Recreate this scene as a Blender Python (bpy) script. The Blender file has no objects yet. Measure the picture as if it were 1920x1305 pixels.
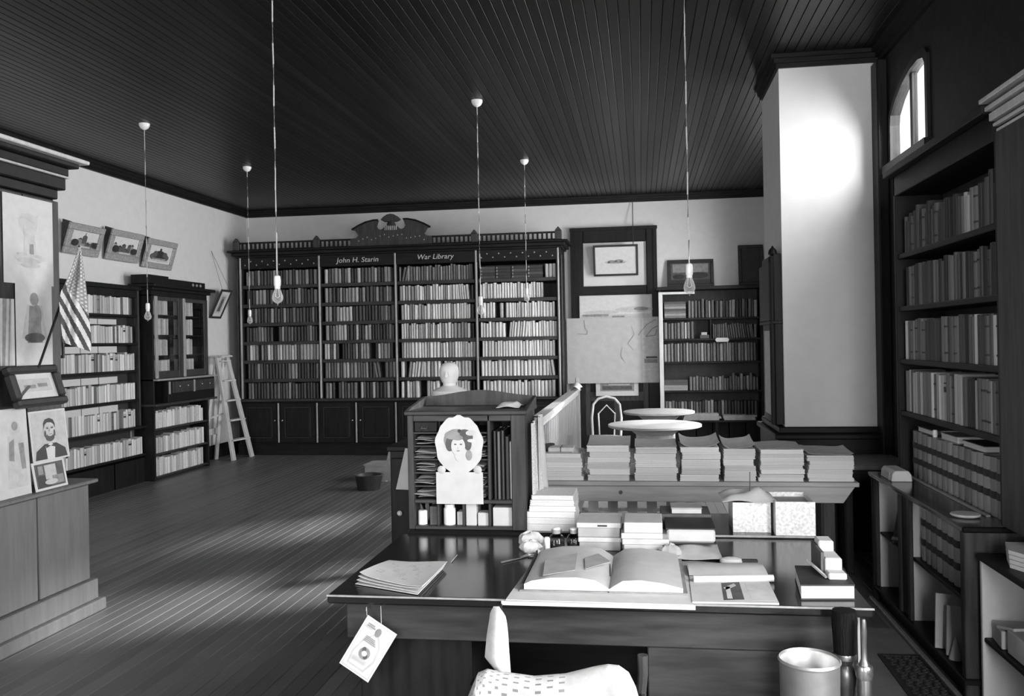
import bpy, bmesh, math, random
from mathutils import Vector, Matrix
rnd = random.Random(7)
S = bpy.context.scene
COL = S.collection
PI = math.pi

# ------------------------------------------------------------------ camera
FPX, HC, ROLL = 1640.0, 1.65, 0.0185          # focal length in px of a 1920 px frame, eye height, camera roll
YAW, PY0 = math.radians(8.43), 640.5          # turned left of the room axis, image row of the horizon at mid frame
cam_d = bpy.data.cameras.new('camera'); cam = bpy.data.objects.new('camera', cam_d); COL.objects.link(cam)
cam_d.sensor_width = 36.0; cam_d.lens = 36.0 * FPX / 1920.0
cam_d.shift_y = -(652.5 - PY0) / 1920.0
cam_d.clip_start = 0.05; cam_d.clip_end = 100
cam.matrix_world = Matrix.Translation((0, 0, HC)) @ Matrix.Rotation(YAW, 4, 'Z') @ Matrix.Rotation(PI / 2, 4, 'X') @ Matrix.Rotation(-ROLL, 4, 'Z')
S.camera = cam

# ------------------------------------------------------------------ sky, daylight at the windows, exposure
S.view_settings.view_transform = 'Standard'; S.view_settings.look = 'None'
S.view_settings.gamma = 1.0; S.view_settings.use_curve_mapping = False
S.view_settings.exposure = 0.6
W = bpy.data.worlds.new('sky'); S.world = W; W.use_nodes = True
W.node_tree.nodes['Background'].inputs[0].default_value = (0.9, 0.9, 0.9, 1)
W.node_tree.nodes['Background'].inputs[1].default_value = 1.6
def daylight(name, loc, aim, sx, sy, watt):
    l = bpy.data.lights.new(name, 'AREA'); l.shape = 'RECTANGLE'; l.size = sx; l.size_y = sy; l.energy = watt
    o = bpy.data.objects.new(name, l); COL.objects.link(o)
    d = (Vector(aim) - Vector(loc)).normalized()
    o.location = loc; o.rotation_euler = d.to_track_quat('-Z', 'Y').to_euler()
    return o
# the windows the room has: two tall ones on the right wall behind the pier, the small arched one, one beside the
# camera on the right wall, and two in the wall behind the camera
daylight('daylight', (2.20, 9.00, 2.05), (-4, 7.5, 1.2), 1.4, 2.5, 230)
daylight('daylight', (2.20, 11.45, 2.05), (-4, 9.9, 1.2), 1.5, 2.5, 240)
daylight('daylight', (2.25, 6.30, 3.25), (0.5, 6.6, 2.6), 0.9, 0.8, 75)
daylight('daylight', (2.20, 1.20, 2.05), (-4, 2.8, 1.2), 1.5, 2.5, 310)
daylight('daylight', (.95, -2.90, 2.05), (0, 4, 1.2), 1.6, 2.4, 225)
daylight('daylight', (-4.2, -2.90, 2.05), (-3, 4, 1.2), 1.6, 2.4, 210)
# low hazy sun slanting in through the tall windows behind the pier
sd = bpy.data.lights.new('sun', 'SUN'); sd.energy = 9.0; sd.angle = math.radians(5.0)
sun = bpy.data.objects.new('sun', sd); COL.objects.link(sun)
sun.rotation_euler = (-Vector((.775, .632, math.tan(math.radians(24.5))))).to_track_quat('-Z', 'Y').to_euler()

# ------------------------------------------------------------------ picture to room helpers (a ray through the lens met at a known distance)
def _ray(px, py):
    dx, dy = px - 960.0, py - PY0
    u = dx * math.cos(ROLL) - dy * math.sin(ROLL); v = dx * math.sin(ROLL) + dy * math.cos(ROLL)
    f = Vector((-math.sin(YAW), math.cos(YAW), 0)); r = Vector((math.cos(YAW), math.sin(YAW), 0))
    return f * FPX + r * u + Vector((0, 0, -v))
CP = Vector((0, 0, HC))
def atX(px, py, x): d = _ray(px, py); return CP + d * (x / d.x)
def atY(px, py, y): d = _ray(px, py); return CP + d * (y / d.y)
def atZ(px, py, z): d = _ray(px, py); return CP + d * ((z - HC) / d.z)

# ------------------------------------------------------------------ materials (all procedural, a black and white picture)
MATS = {}
def base(name, rough=0.5, metal=0.0, spec=0.5, coat=0.0):
    m = bpy.data.materials.new(name); m.use_nodes = True
    nt = m.node_tree; b = nt.nodes['Principled BSDF']
    b.inputs['Roughness'].default_value = rough; b.inputs['Metallic'].default_value = metal
    b.inputs['Specular IOR Level'].default_value = spec
    b.inputs['Coat Weight'].default_value = coat; b.inputs['Coat Roughness'].default_value = 0.12
    MATS[name] = m
    return m, nt, b
def g(v): return (v, v, v, 1)
def noisy(name, a, c, scale=(1, 1, 1), ns=6.0, detail=4.0, bump=0.0, rough=0.5, coords='Object', **k):
    m, nt, b = base(name, rough, **k)
    tc = nt.nodes.new('ShaderNodeTexCoord'); mp = nt.nodes.new('ShaderNodeMapping'); mp.inputs['Scale'].default_value = scale
    nz = nt.nodes.new('ShaderNodeTexNoise'); nz.inputs['Scale'].default_value = ns; nz.inputs['Detail'].default_value = detail
    cr = nt.nodes.new('ShaderNodeValToRGB'); cr.color_ramp.elements[0].position = 0.3; cr.color_ramp.elements[1].position = 0.72
    cr.color_ramp.elements[0].color = g(a); cr.color_ramp.elements[1].color = g(c)
    L = nt.links
    L.new(tc.outputs[coords], mp.inputs[0]); L.new(mp.outputs[0], nz.inputs[0]); L.new(nz.outputs[0], cr.inputs[0]); L.new(cr.outputs[0], b.inputs['Base Color'])
    if bump:
        bp = nt.nodes.new('ShaderNodeBump'); bp.inputs['Strength'].default_value = bump; bp.inputs['Distance'].default_value = 0.01
        L.new(nz.outputs[0], bp.inputs['Height']); L.new(bp.outputs[0], b.inputs['Normal'])
    return m
def perobj(name, lo, hi, rough=0.5, grain=None, **k):
    """a material whose grey differs from object to object (Object Info > Random), with grain over it"""
    m, nt, b = base(name, rough, **k); L = nt.links
    oi = nt.nodes.new('ShaderNodeObjectInfo'); mr = nt.nodes.new('ShaderNodeMapRange')
    mr.inputs['To Min'].default_value = lo; mr.inputs['To Max'].default_value = hi
    L.new(oi.outputs['Random'], mr.inputs['Value'])
    tc = nt.nodes.new('ShaderNodeTexCoord'); mp = nt.nodes.new('ShaderNodeMapping'); mp.inputs['Scale'].default_value = grain or (8, 8, 8)
    nz = nt.nodes.new('ShaderNodeTexNoise'); nz.inputs['Scale'].default_value = 4; nz.inputs['Detail'].default_value = 4
    m2 = nt.nodes.new('ShaderNodeMapRange'); m2.inputs['To Min'].default_value = 0.65; m2.inputs['To Max'].default_value = 1.35
    mu = nt.nodes.new('ShaderNodeMath'); mu.operation = 'MULTIPLY'
    L.new(tc.outputs['Object'], mp.inputs[0]); L.new(mp.outputs[0], nz.inputs[0]); L.new(nz.outputs[0], m2.inputs['Value'])
    L.new(mr.outputs[0], mu.inputs[0]); L.new(m2.outputs[0], mu.inputs[1]); L.new(mu.outputs[0], b.inputs['Base Color'])
    bp = nt.nodes.new('ShaderNodeBump'); bp.inputs['Strength'].default_value = 0.12; bp.inputs['Distance'].default_value = 0.004
    L.new(nz.outputs[0], bp.inputs['Height']); L.new(bp.outputs[0], b.inputs['Normal'])
    return m
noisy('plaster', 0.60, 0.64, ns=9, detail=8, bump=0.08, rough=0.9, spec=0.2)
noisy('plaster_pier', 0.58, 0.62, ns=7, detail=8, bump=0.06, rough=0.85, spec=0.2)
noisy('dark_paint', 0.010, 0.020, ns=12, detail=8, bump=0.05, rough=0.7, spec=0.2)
noisy('dark_wood', 0.004, 0.014, scale=(6, 6, 0.8), ns=5, detail=6, bump=0.05, rough=0.5, spec=0.22)
noisy('dark_wood_h', 0.004, 0.014, scale=(0.8, 6, 6), ns=5, detail=6, bump=0.05, rough=0.5, spec=0.22)
noisy('brown_wood', 0.022, 0.055, scale=(7, 7, 0.8), ns=5, detail=6, bump=0.08, rough=0.45, spec=0.3)
noisy('brown_wood_h', 0.022, 0.055, scale=(0.8, 7, 7), ns=5, detail=6, bump=0.08, rough=0.45, spec=0.3)
noisy('railing_paint', 0.24, 0.32, scale=(5, 5, 1), ns=5, rough=0.6, spec=0.2)
noisy('table_paint', 0.30, 0.38, scale=(2, 2, 2), ns=5, rough=0.6, spec=0.2)
noisy('map_paper', 0.40, 0.46, ns=10, detail=6, rough=0.8, spec=0.2)
noisy('pale_highlight', 0.45, 0.60, scale=(6, 6, 0.8), ns=5, rough=0.35)  # paler colour stands in for the highlights on lit cornice edges
noisy('zinc', 0.16, 0.24, ns=5, detail=6, bump=0.05, rough=0.6, spec=0.3)
noisy('cover_cloth', 0.44, 0.52, ns=14, detail=6, bump=0.05, rough=0.8, spec=0.2)
noisy('pale_sheen_wood', 0.22, 0.34, scale=(6, 6, 0.8), ns=5, detail=6, rough=0.3)  # lighter colour paints the sheen on beads and lit edges; also pale trim
noisy('cabinet_wood', 0.10, 0.14, scale=(5, 5, 0.6), ns=6, detail=8, bump=0.08, rough=0.5)
noisy('light_wood', 0.30, 0.44, scale=(0.7, 6, 6), ns=5, detail=8, bump=0.08, rough=0.55)
noisy('ladder_wood', 0.42, 0.6, scale=(6, 6, 0.8), ns=5, detail=6, bump=0.05, rough=0.6)
noisy('white_paint', 0.50, 0.62, scale=(5, 5, 1), ns=5, detail=6, rough=0.55)
noisy('paper', 0.47, 0.55, ns=14, detail=6, bump=0.05, rough=0.8, spec=0.2)
noisy('paper_grey', 0.32, 0.40, ns=14, detail=6, bump=0.05, rough=0.8, spec=0.2)
noisy('paper_mid', 0.45, 0.58, ns=18, detail=6, bump=0.05, rough=0.8, spec=0.2)
noisy('newsprint', 0.34, 0.72, scale=(30, 60, 60), ns=3, detail=3, bump=0.03, rough=0.85, spec=0.2)
noisy('page_edges', 0.42, 0.74, scale=(2, 2, 160), ns=3, detail=3, bump=0.25, rough=0.85, spec=0.2)
noisy('cloth_white', 0.38, 0.45, ns=60, detail=4, bump=0.1, rough=0.9, spec=0.1)
noisy('desk_top', 0.006, 0.012, scale=(0.6, 5, 5), ns=4, detail=6, bump=0.01, rough=0.16, spec=0.5)
noisy('desk_front', 0.008, 0.045, scale=(1.2, 9, 9), ns=3, detail=9, bump=0.1, rough=0.36, spec=0.5)
noisy('metal_bin', 0.55, 0.75, ns=12, detail=6, bump=0.04, rough=0.38, metal=0.85)
noisy('metal_dark', 0.12, 0.2, ns=12, rough=0.35, metal=0.8)
noisy('iron', 0.03, 0.06, ns=20, rough=0.5, metal=0.5)
noisy('brass', 0.35, 0.5, ns=10, rough=0.25, metal=0.9)
noisy('porcelain', 0.7, 0.8, ns=5, rough=0.25)
noisy('cord', 0.38, 0.5, ns=30, rough=0.8)
noisy('wire', 0.03, 0.05, ns=30, rough=0.6)
noisy('gilt', 0.20, 0.40, ns=60, detail=4, bump=0.5, rough=0.45)
noisy('stone_white', 0.42, 0.5, ns=10, rough=0.6)
noisy('wicker', 0.5, 0.8, scale=(1, 1, 1), ns=80, detail=2, bump=0.4, rough=0.7)
noisy('bristle', 0.004, 0.010, scale=(60, 60, 4), ns=4, bump=0.6, rough=0.9, spec=0.1)
noisy('ink_black', 0.015, 0.03, ns=10, rough=0.6)
noisy('ink_dark', 0.06, 0.10, ns=20, rough=0.7)
noisy('ink_mid', 0.18, 0.28, ns=24, rough=0.7)
noisy('ink_light', 0.40, 0.50, ns=24, rough=0.7)
noisy('sheet_white', 0.54, 0.60, ns=20, rough=0.8, spec=0.2)
noisy('lettering', 0.50, 0.62, ns=30, rough=0.6)
noisy('case_back', 0.012, 0.03, scale=(6, 6, 1), ns=5, rough=0.6)
noisy('pale_back', 0.66, 0.74, scale=(4, 4, 1), ns=5, rough=0.7)
perobj('ceiling_board', 0.003, 0.011, rough=0.38, grain=(20, 0.8, 20), spec=0.18)
perobj('floor_plank', 0.09, 0.14, rough=0.42, grain=(30, 1.2, 30), spec=0.45)
perobj('cover_light', 0.30, 0.66, rough=0.6, grain=(20, 20, 60))
perobj('cover_dark', 0.008, 0.06, rough=0.45, grain=(20, 20, 60))
perobj('cover_mid', 0.06, 0.17, rough=0.5, grain=(20, 20, 60))
perobj('cover_banded', 0.14, 0.32, rough=0.45, grain=(20, 20, 40))
perobj('pamphlet', 0.55, 0.74, rough=0.85, grain=(4, 4, 30), spec=0.2)
for i, (a, c) in enumerate([(0.012, 0.03), (0.04, 0.07), (0.09, 0.15), (0.2, 0.28), (0.34, 0.44), (0.48, 0.6), (0.6, 0.7)]):
    noisy('spine_%d' % i, a, c, scale=(3, 3, 12), ns=8, rough=0.5)
# thin window glass and bulb glass: mostly clear, a little reflective
def glass(name, refl, tint):
    m = bpy.data.materials.new(name); m.use_nodes = True; nt = m.node_tree; nt.nodes.clear()
    o = nt.nodes.new('ShaderNodeOutputMaterial'); mx = nt.nodes.new('ShaderNodeMixShader'); t = nt.nodes.new('ShaderNodeBsdfTransparent')
    gl = nt.nodes.new('ShaderNodeBsdfGlossy'); lw = nt.nodes.new('ShaderNodeLayerWeight'); lw.inputs[0].default_value = .3
    fr = nt.nodes.new('ShaderNodeMapRange'); fr.inputs['From Min'].default_value = .2; fr.inputs['To Min'].default_value = .03; fr.inputs['To Max'].default_value = refl
    nt.links.new(lw.outputs['Facing'], fr.inputs['Value'])
    t.inputs[0].default_value = g(tint); gl.inputs['Roughness'].default_value = 0.05
    nt.links.new(fr.outputs[0], mx.inputs[0]); nt.links.new(t.outputs[0], mx.inputs[1]); nt.links.new(gl.outputs[0], mx.inputs[2]); nt.links.new(mx.outputs[0], o.inputs[0])
    MATS[name] = m
glass('window_glass', .25, 0.95); glass('bottle_glass', .6, 0.66)
# clear bulb glass with a faint milky body so the pear shape shows
m, nt, b = base('bulb_glass', 0.08); b.inputs['Base Color'].default_value = g(.85)
t_ = nt.nodes.new('ShaderNodeBsdfTransparent'); t_.inputs[0].default_value = g(.92); mx = nt.nodes.new('ShaderNodeMixShader')
lw = nt.nodes.new('ShaderNodeLayerWeight'); lw.inputs[0].default_value = .45; mr = nt.nodes.new('ShaderNodeMapRange'); mr.inputs['To Min'].default_value = .10; mr.inputs['To Max'].default_value = .75
nt.links.new(lw.outputs['Facing'], mr.inputs['Value']); nt.links.new(mr.outputs[0], mx.inputs[0]); nt.links.new(t_.outputs[0], mx.inputs[1]); nt.links.new(b.outputs[0], mx.inputs[2])
nt.links.new(mx.outputs[0], nt.nodes['Material Output'].inputs[0])
# ------------------------------------------------------------------ mesh builder
OFF = {}
class MB:
    def __init__(s): s.v = []; s.f = []; s.m = []
    def add(s, vs, fs, m=0):
        o = len(s.v); s.v += [tuple(v) for v in vs]
        for f in fs: s.f.append([i + o for i in f]); s.m.append(m)
        return s
    def box(s, x0, x1, y0, y1, z0, z1, m=0, mt=None):
        if x1 < x0: x0, x1 = x1, x0
        if y1 < y0: y0, y1 = y1, y0
        if z1 < z0: z0, z1 = z1, z0
        vs = [(x0, y0, z0), (x1, y0, z0), (x1, y1, z0), (x0, y1, z0), (x0, y0, z1), (x1, y0, z1), (x1, y1, z1), (x0, y1, z1)]
        fs = [(3, 2, 1, 0), (4, 5, 6, 7), (0, 1, 5, 4), (1, 2, 6, 5), (2, 3, 7, 6), (3, 0, 4, 7)]
        if mt: vs = [mt @ Vector(v) for v in vs]
        return s.add(vs, fs, m)
    def prism(s, poly, ax, a0, a1, m=0, mt=None):
        n = len(poly)
        def P(p, a): return {'x': (a, p[0], p[1]), 'y': (p[0], a, p[1]), 'z': (p[0], p[1], a)}[ax]
        vs = [P(p, a0) for p in poly] + [P(p, a1) for p in poly]
        fs = [tuple(range(n))[::-1], tuple(range(n, 2 * n))] + [(i, (i + 1) % n, n + (i + 1) % n, n + i) for i in range(n)]
        if mt: vs = [mt @ Vector(v) for v in vs]
        return s.add(vs, fs, m)
    def lathe(s, prof, c=(0, 0, 0), n=16, m=0, mt=None, cap=True):
        vs = []; fs = []
        for r, z in prof:
            for k in range(n):
                a = 2 * PI * k / n; vs.append((c[0] + r * math.cos(a), c[1] + r * math.sin(a), c[2] + z))
        for j in range(len(prof) - 1):
            for k in range(n):
                k2 = (k + 1) % n; fs.append((j * n + k, j * n + k2, (j + 1) * n + k2, (j + 1) * n + k))
        if cap: fs.append(tuple(range(n))[::-1]); fs.append(tuple(range((len(prof) - 1) * n, len(prof) * n)))
        if mt: vs = [mt @ Vector(v) for v in vs]
        return s.add(vs, fs, m)
    def tube(s, pts, r, n=8, m=0, r2=None):
        pts = [Vector(p) for p in pts]; vs = []; fs = []; N = len(pts)
        for i, p in enumerate(pts):
            d = (pts[min(i + 1, N - 1)] - pts[max(i - 1, 0)]).normalized()
            a = d.cross(Vector((0, 0, 1)))
            if a.length < 1e-3: a = d.cross(Vector((0, 1, 0)))
            a.normalize(); b = d.cross(a)
            rr = r if r2 is None else r + (r2 - r) * i / max(N - 1, 1)
            for k in range(n):
                t = 2 * PI * k / n; vs.append(p + a * (rr * math.cos(t)) + b * (rr * math.sin(t)))
        for i in range(N - 1):
            for k in range(n):
                k2 = (k + 1) % n; fs.append((i * n + k, i * n + k2, (i + 1) * n + k2, (i + 1) * n + k))
        fs.append(tuple(range(n))[::-1]); fs.append(tuple(range((N - 1) * n, N * n)))
        return s.add(vs, fs, m)
    def bar(s, a, b, w, t, m=0, up=(0, 0, 1)):
        """a straight bar of section w x t from a to b"""
        a, b = Vector(a), Vector(b); d = (b - a).normalized(); u = Vector(up)
        x = d.cross(u)
        if x.length < 1e-3: x = d.cross(Vector((0, 1, 0)))
        x.normalize(); y = d.cross(x)
        vs = [p + x * sx * w / 2 + y * sy * t / 2 for p in (a, b) for sx, sy in ((-1, -1), (1, -1), (1, 1), (-1, 1))]
        return s.add(vs, [(3, 2, 1, 0), (4, 5, 6, 7), (0, 1, 5, 4), (1, 2, 6, 5), (2, 3, 7, 6), (3, 0, 4, 7)], m)
    def sheet(s, fn, nu, nv, th=0.001, m=0, mf=None):
        """a thin solid sheet over u,v in 0..1"""
        P = [[Vector(fn(i / nu, j / nv)) for i in range(nu + 1)] for j in range(nv + 1)]
        vs = []; 
        for side in (0, 1):
            for j in range(nv + 1):
                for i in range(nu + 1):
                    du = P[j][min(i + 1, nu)] - P[j][max(i - 1, 0)]; dv = P[min(j + 1, nv)][i] - P[max(j - 1, 0)][i]
                    nrm = du.cross(dv)
                    nrm = nrm.normalized() if nrm.length > 1e-9 else Vector((0, 0, 1))
                    vs.append(P[j][i] - nrm * th * side)
        n1 = (nu + 1) * (nv + 1); o = len(s.v); s.v += [tuple(v) for v in vs]
        def F(ids, mm): s.f.append([o + i for i in ids]); s.m.append(mm)
        for j in range(nv):
            for i in range(nu):
                a = j * (nu + 1) + i; q = (a, a + 1, a + nu + 2, a + nu + 1)
                mm = mf((i + .5) / nu, (j + .5) / nv) if mf else m
                F(q, mm); F([n1 + k for k in q[::-1]], mm)
        for i in range(nu):
            a = i; F((a + 1, a, n1 + a, n1 + a + 1), m); a = nv * (nu + 1) + i; F((a, a + 1, n1 + a + 1, n1 + a), m)
        for j in range(nv):
            a = j * (nu + 1); F((a, a + nu + 1, n1 + a + nu + 1, n1 + a), m); a += nu; F((a + nu + 1, a, n1 + a, n1 + a + nu + 1), m)
        return s
    def build(s, name, mats, parent=None, label=None, cat=None, group=None, kind=None, smooth=False, bevel=0.0, local=False):
        mats = [mats] if isinstance(mats, str) else mats
        if parent is not None: off = OFF.get(parent.name, Vector((0, 0, 0)))
        elif local: off = Vector((0, 0, 0))
        else:
            xs, ys, zs = zip(*s.v); off = Vector(((min(xs) + max(xs)) / 2, (min(ys) + max(ys)) / 2, min(zs)))
        me = bpy.data.meshes.new(name)
        me.from_pydata([(v[0] - off.x, v[1] - off.y, v[2] - off.z) for v in s.v], [], s.f)
        for m in mats: me.materials.append(MATS[m])
        me.polygons.foreach_set('material_index', s.m)
        if smooth: me.polygons.foreach_set('use_smooth', [True] * len(s.f))
        me.update()
        o = bpy.data.objects.new(name, me); COL.objects.link(o)
        if parent is not None: o.parent = parent
        else: o.location = off
        OFF[o.name] = off
        if bevel:
            b = o.modifiers.new('bevel', 'BEVEL'); b.width = bevel; b.segments = 1; b.limit_method = 'ANGLE'
        if smooth:
            try: me.set_sharp_from_angle(angle=math.radians(42))
            except Exception: pass
        tag(o, label, cat, group, kind)
        return o
def tag(o, label=None, cat=None, group=None, kind=None):
    if label: o['label'] = label
    if cat: o['category'] = cat
    if group: o['group'] = group
    if kind: o['kind'] = kind
    return o
def thing(name, label, cat, loc=(0, 0, 0), group=None, mtx=None, local=False, kind=None):
    o = bpy.data.objects.new(name, None); COL.objects.link(o); o.empty_display_size = 0.1
    if mtx is not None: o.matrix_world = mtx; OFF[o.name] = Vector((0, 0, 0))
    else:
        o.location = loc; OFF[o.name] = Vector((0, 0, 0)) if local else Vector(loc)
    return tag(o, label, cat, group, kind)
def place(src, loc, rz=0.0, rx=0.0, ry=0.0, sc=(1, 1, 1), label=None, group=None, cat=None):
    """a copy of a one-mesh thing"""
    o = src.copy(); COL.objects.link(o); o.location = loc; o.rotation_euler = (rx, ry, rz); o.scale = sc
    return tag(o, label, cat, group)
def mesh_only(mb, name, mats):
    """a mesh block used by many objects"""
    o = mb.build(name, mats, local=True); me = o.data; bpy.data.objects.remove(o); return me
def link(name, me, loc=(0, 0, 0), parent=None, rot=(0, 0, 0), sc=(1, 1, 1), label=None, cat=None, group=None, kind=None):
    o = bpy.data.objects.new(name, me); COL.objects.link(o); o.location = loc; o.rotation_euler = rot; o.scale = sc
    if parent is not None: o.parent = parent
    return tag(o, label, cat, group, kind)
def ell(cx, cy, rx, ry, n=20, a0=0, a1=2 * PI):
    return [(cx + rx * math.cos(a0 + (a1 - a0) * k / n), cy + ry * math.sin(a0 + (a1 - a0) * k / n)) for k in range(n if abs(a1 - a0 - 2 * PI) < 1e-6 else n + 1)]
def rect(x0, y0, x1, y1): return [(x0, y0), (x1, y0), (x1, y1), (x0, y1)]
INKS = ['sheet_white', 'ink_light', 'ink_mid', 'ink_dark', 'ink_black', 'paper', 'paper_grey', 'paper_mid', 'newsprint', 'map_paper']
def printed(mb, w, h, shapes, z=0.0, x0=0.0, y0=0.0):
    """flat print: polygons in 0..1 coordinates laid on one another, 0.3 mm apart"""
    for i, (poly, m) in enumerate(shapes):
        zz = z + 0.0004 * (i + 1)
        mb.add([(x0 + p[0] * w, y0 + p[1] * h, zz) for p in poly], [tuple(range(len(poly)))], m)
def basis(bl, br, tl):
    """matrix of a flat thing: x along its bottom edge, y up its side, z out of its face"""
    bl, br, tl = Vector(bl), Vector(br), Vector(tl)
    x = (br - bl); w = x.length; x.normalize(); y = tl - bl; y -= x * y.dot(x); h = y.length; y.normalize(); z = x.cross(y)
    m = Matrix((x, y, z)).transposed().to_4x4(); m.translation = bl
    return m, w, h
def framed(name, label, bl, br, tl, fw, dep, fmat, shapes, mount=0.0, group=None, sheet='sheet_white', cat='picture', proud=0.006):
    m, w, h = basis(bl, br, tl)
    t = thing(name, label, cat, mtx=m, group=group)
    f = MB()
    for a, b, c, d in ((0, w, 0, fw), (0, w, h - fw, h), (0, fw, fw, h - fw), (w - fw, w, fw, h - fw)): f.box(a, b, c, d, -dep, proud)
    f.build('frame', fmat, t, bevel=min(fw, dep) * 0.25)
    MB().box(fw * .9, w - fw * .9, fw * .9, h - fw * .9, -dep, -dep * .5).build('backing', 'paper_grey', t)
    p = MB(); zz = -dep * .5
    p.add([(fw, fw, zz + .001), (w - fw, fw, zz + .001), (w - fw, h - fw, zz + .001), (fw, h - fw, zz + .001)], [(0, 1, 2, 3)], INKS.index(sheet))
    iw, ih = w - 2 * fw - 2 * mount, h - 2 * fw - 2 * mount
    printed(p, iw, ih, shapes, zz + .001, fw + mount, fw + mount)
    p.build('print', INKS, t)
    return t
def sheet_print(name, label, bl, br, tl, shapes, ground='sheet_white', cat='print', group=None, th=0.002, bow=0.0):
    m, w, h = basis(bl, br, tl)
    p = MB().box(0, w, 0, h, -th, 0, INKS.index(ground))
    printed(p, w, h, shapes)
    o = p.build(name, INKS, local=True, label=label, cat=cat, group=group)
    o.matrix_world = m
    return o
# simple drawn subjects for the pictures
def town(seed, dome=False, tree=True):
    r = random.Random(seed); s = [(rect(0, 0, 1, 1), 1), (rect(0, .45, 1, 1), 0), (rect(0, 0, 1, .22), 2)]
    x = .06
    while x < .9:
        w = r.uniform(.08, .2); hh = r.uniform(.3, .58); s.append((rect(x, .15, min(x + w, .95), hh), r.choice([2, 3, 3])))
        s.append(([(x - .01, hh), (min(x + w, .95) + .01, hh), (x + w / 2, hh + .1)], 4)); x += w * r.uniform(.8, 1.15)
    if dome: s += [(rect(.42, .3, .58, .66), 3), (ell(.5, .66, .08, .12, 12, 0, PI), 3), (rect(.49, .76, .51, .92), 3)]
    if tree: s += [(ell(r.uniform(.05, .2), .3, .13, .2), 4), (ell(r.uniform(.8, .95), .28, .14, .18), 4)]
    s.append((rect(.3, .06, .75, .16), 1))
    return s
# ================================================================== THE ROOM
XL, XR, YF, YB, ZC = -6.30, 1.85, -2.5, 13.40, 3.83
# floor: a slab with narrow planks laid along the room
floor = MB().box(XL - .2, XR + .2, YF - .2, YB + .2, -.12, -.022).build('floor', 'dark_wood', kind='structure', label='dark narrow plank floor of the reading room')
nb = 98; pw = (XR - XL) / nb; yl = [YF, 2.9, 8.1, YB]
def plank_mesh(L):
    e = .0035; w = pw - .0012
    pr = [(-w / 2, -.022), (w / 2, -.022), (w / 2, -e), (w / 2 - e, 0), (-w / 2 + e, 0), (-w / 2, -e)]
    return mesh_only(MB().prism(pr, 'y', -L / 2, L / 2), 'plank', ['floor_plank'])
cuts = [0, .35, -.4, .7, -.15]; pm = {}
for i in range(nb):
    c = cuts[(i * 2) % 5]; ys = [YF, yl[1] + c, yl[2] - c * 1.3, YB]
    for a, b in zip(ys, ys[1:]):
        L = round(b - a - .002, 3)
        if L not in pm: pm[L] = plank_mesh(L)
        o = link('plank', pm[L], (XL + pw * (i + .5), (a + b) / 2, 0)); o.parent = floor; o.matrix_parent_inverse = floor.matrix_basis.inverted()
# ceiling: beaded boards laid along the room
ceil = MB().box(XL - .2, XR + .2, YF - .2, YB + .2, ZC + .02, ZC + .12).build('ceiling', 'dark_wood', kind='structure', label='dark varnished beadboard ceiling')
nc = 112; cw = (XR - XL) / nc
def cboard(w):
    e = .002; pr = [(-w / 2, .02), (-w / 2, e), (-w / 2 + e, 0), (w * .5 - e, 0), (w / 2, e), (w / 2, .02)]
    return mesh_only(MB().prism(pr, 'y', YF, YB), 'ceiling_board', ['ceiling_board'])
cm = cboard(cw - .005)
for i in range(nc):
    o = link('board', cm, (XL + cw * (i + .5), 0, ZC)); o.parent = ceil; o.matrix_parent_inverse = ceil.matrix_basis.inverted()
    o.rotation_euler = (0, math.radians(rnd.uniform(-.8, .8)), 0)
# walls
def wall(name, mb, m, label): return mb.build(name, m, kind='structure', label=label)
wall('wall_left', MB().box(XL - .2, XL, YF - .2, YB + .2, 0, ZC), 'plaster', 'pale plaster side wall behind the glazed secretary')
wall('wall_back', MB().box(XL, XR, YB, YB + .2, 0, ZC), 'plaster', 'pale plaster end wall behind the wide bookcase')
f = MB()      # front wall, behind the camera, with two windows
for a, b in ((XL, -5.0), (-3.4, .15), (1.75, XR)): f.box(a, b, YF - .2, YF, 0, ZC)
for a, b in ((-5.0, -3.4), (.15, 1.75)): f.box(a, b, YF - .2, YF, 0, .85); f.box(a, b, YF - .2, YF, 3.25, ZC)
wall('wall_front', f, 'plaster', 'plaster wall with two tall windows behind the viewer')
# right wall with window openings
arch = [(6.76, 3.18), (6.74, 3.25), (6.62, 3.33), (6.46, 3.40), (6.28, 3.445), (6.1, 3.46), (6.0, 3.44), (5.965, 3.40)]
f = MB()
def seg(a, b, z0=0, z1=ZC): f.box(XR, XR + .05, a, b, z0, z1)
seg(YF - .2, .45); seg(.45, 1.95, 0, .85); seg(.45, 1.95, 3.25, ZC); seg(1.95, 5.965)
seg(5.965, 6.76, 0, 2.895)
f.prism([(5.965, ZC), (6.76, ZC)] + arch, 'x', XR, XR + .05)
seg(6.76, 8.3); seg(8.3, 9.7, 0, .85); seg(8.3, 9.7, 3.25, ZC); seg(9.7, 10.95); seg(10.95, 12.0, 0, .85); seg(10.95, 12.0, 3.25, ZC); seg(12.0, YB + .2)
wall('wall_right', f, 'dark_paint', 'dark wall carrying the small arched window')
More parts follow.
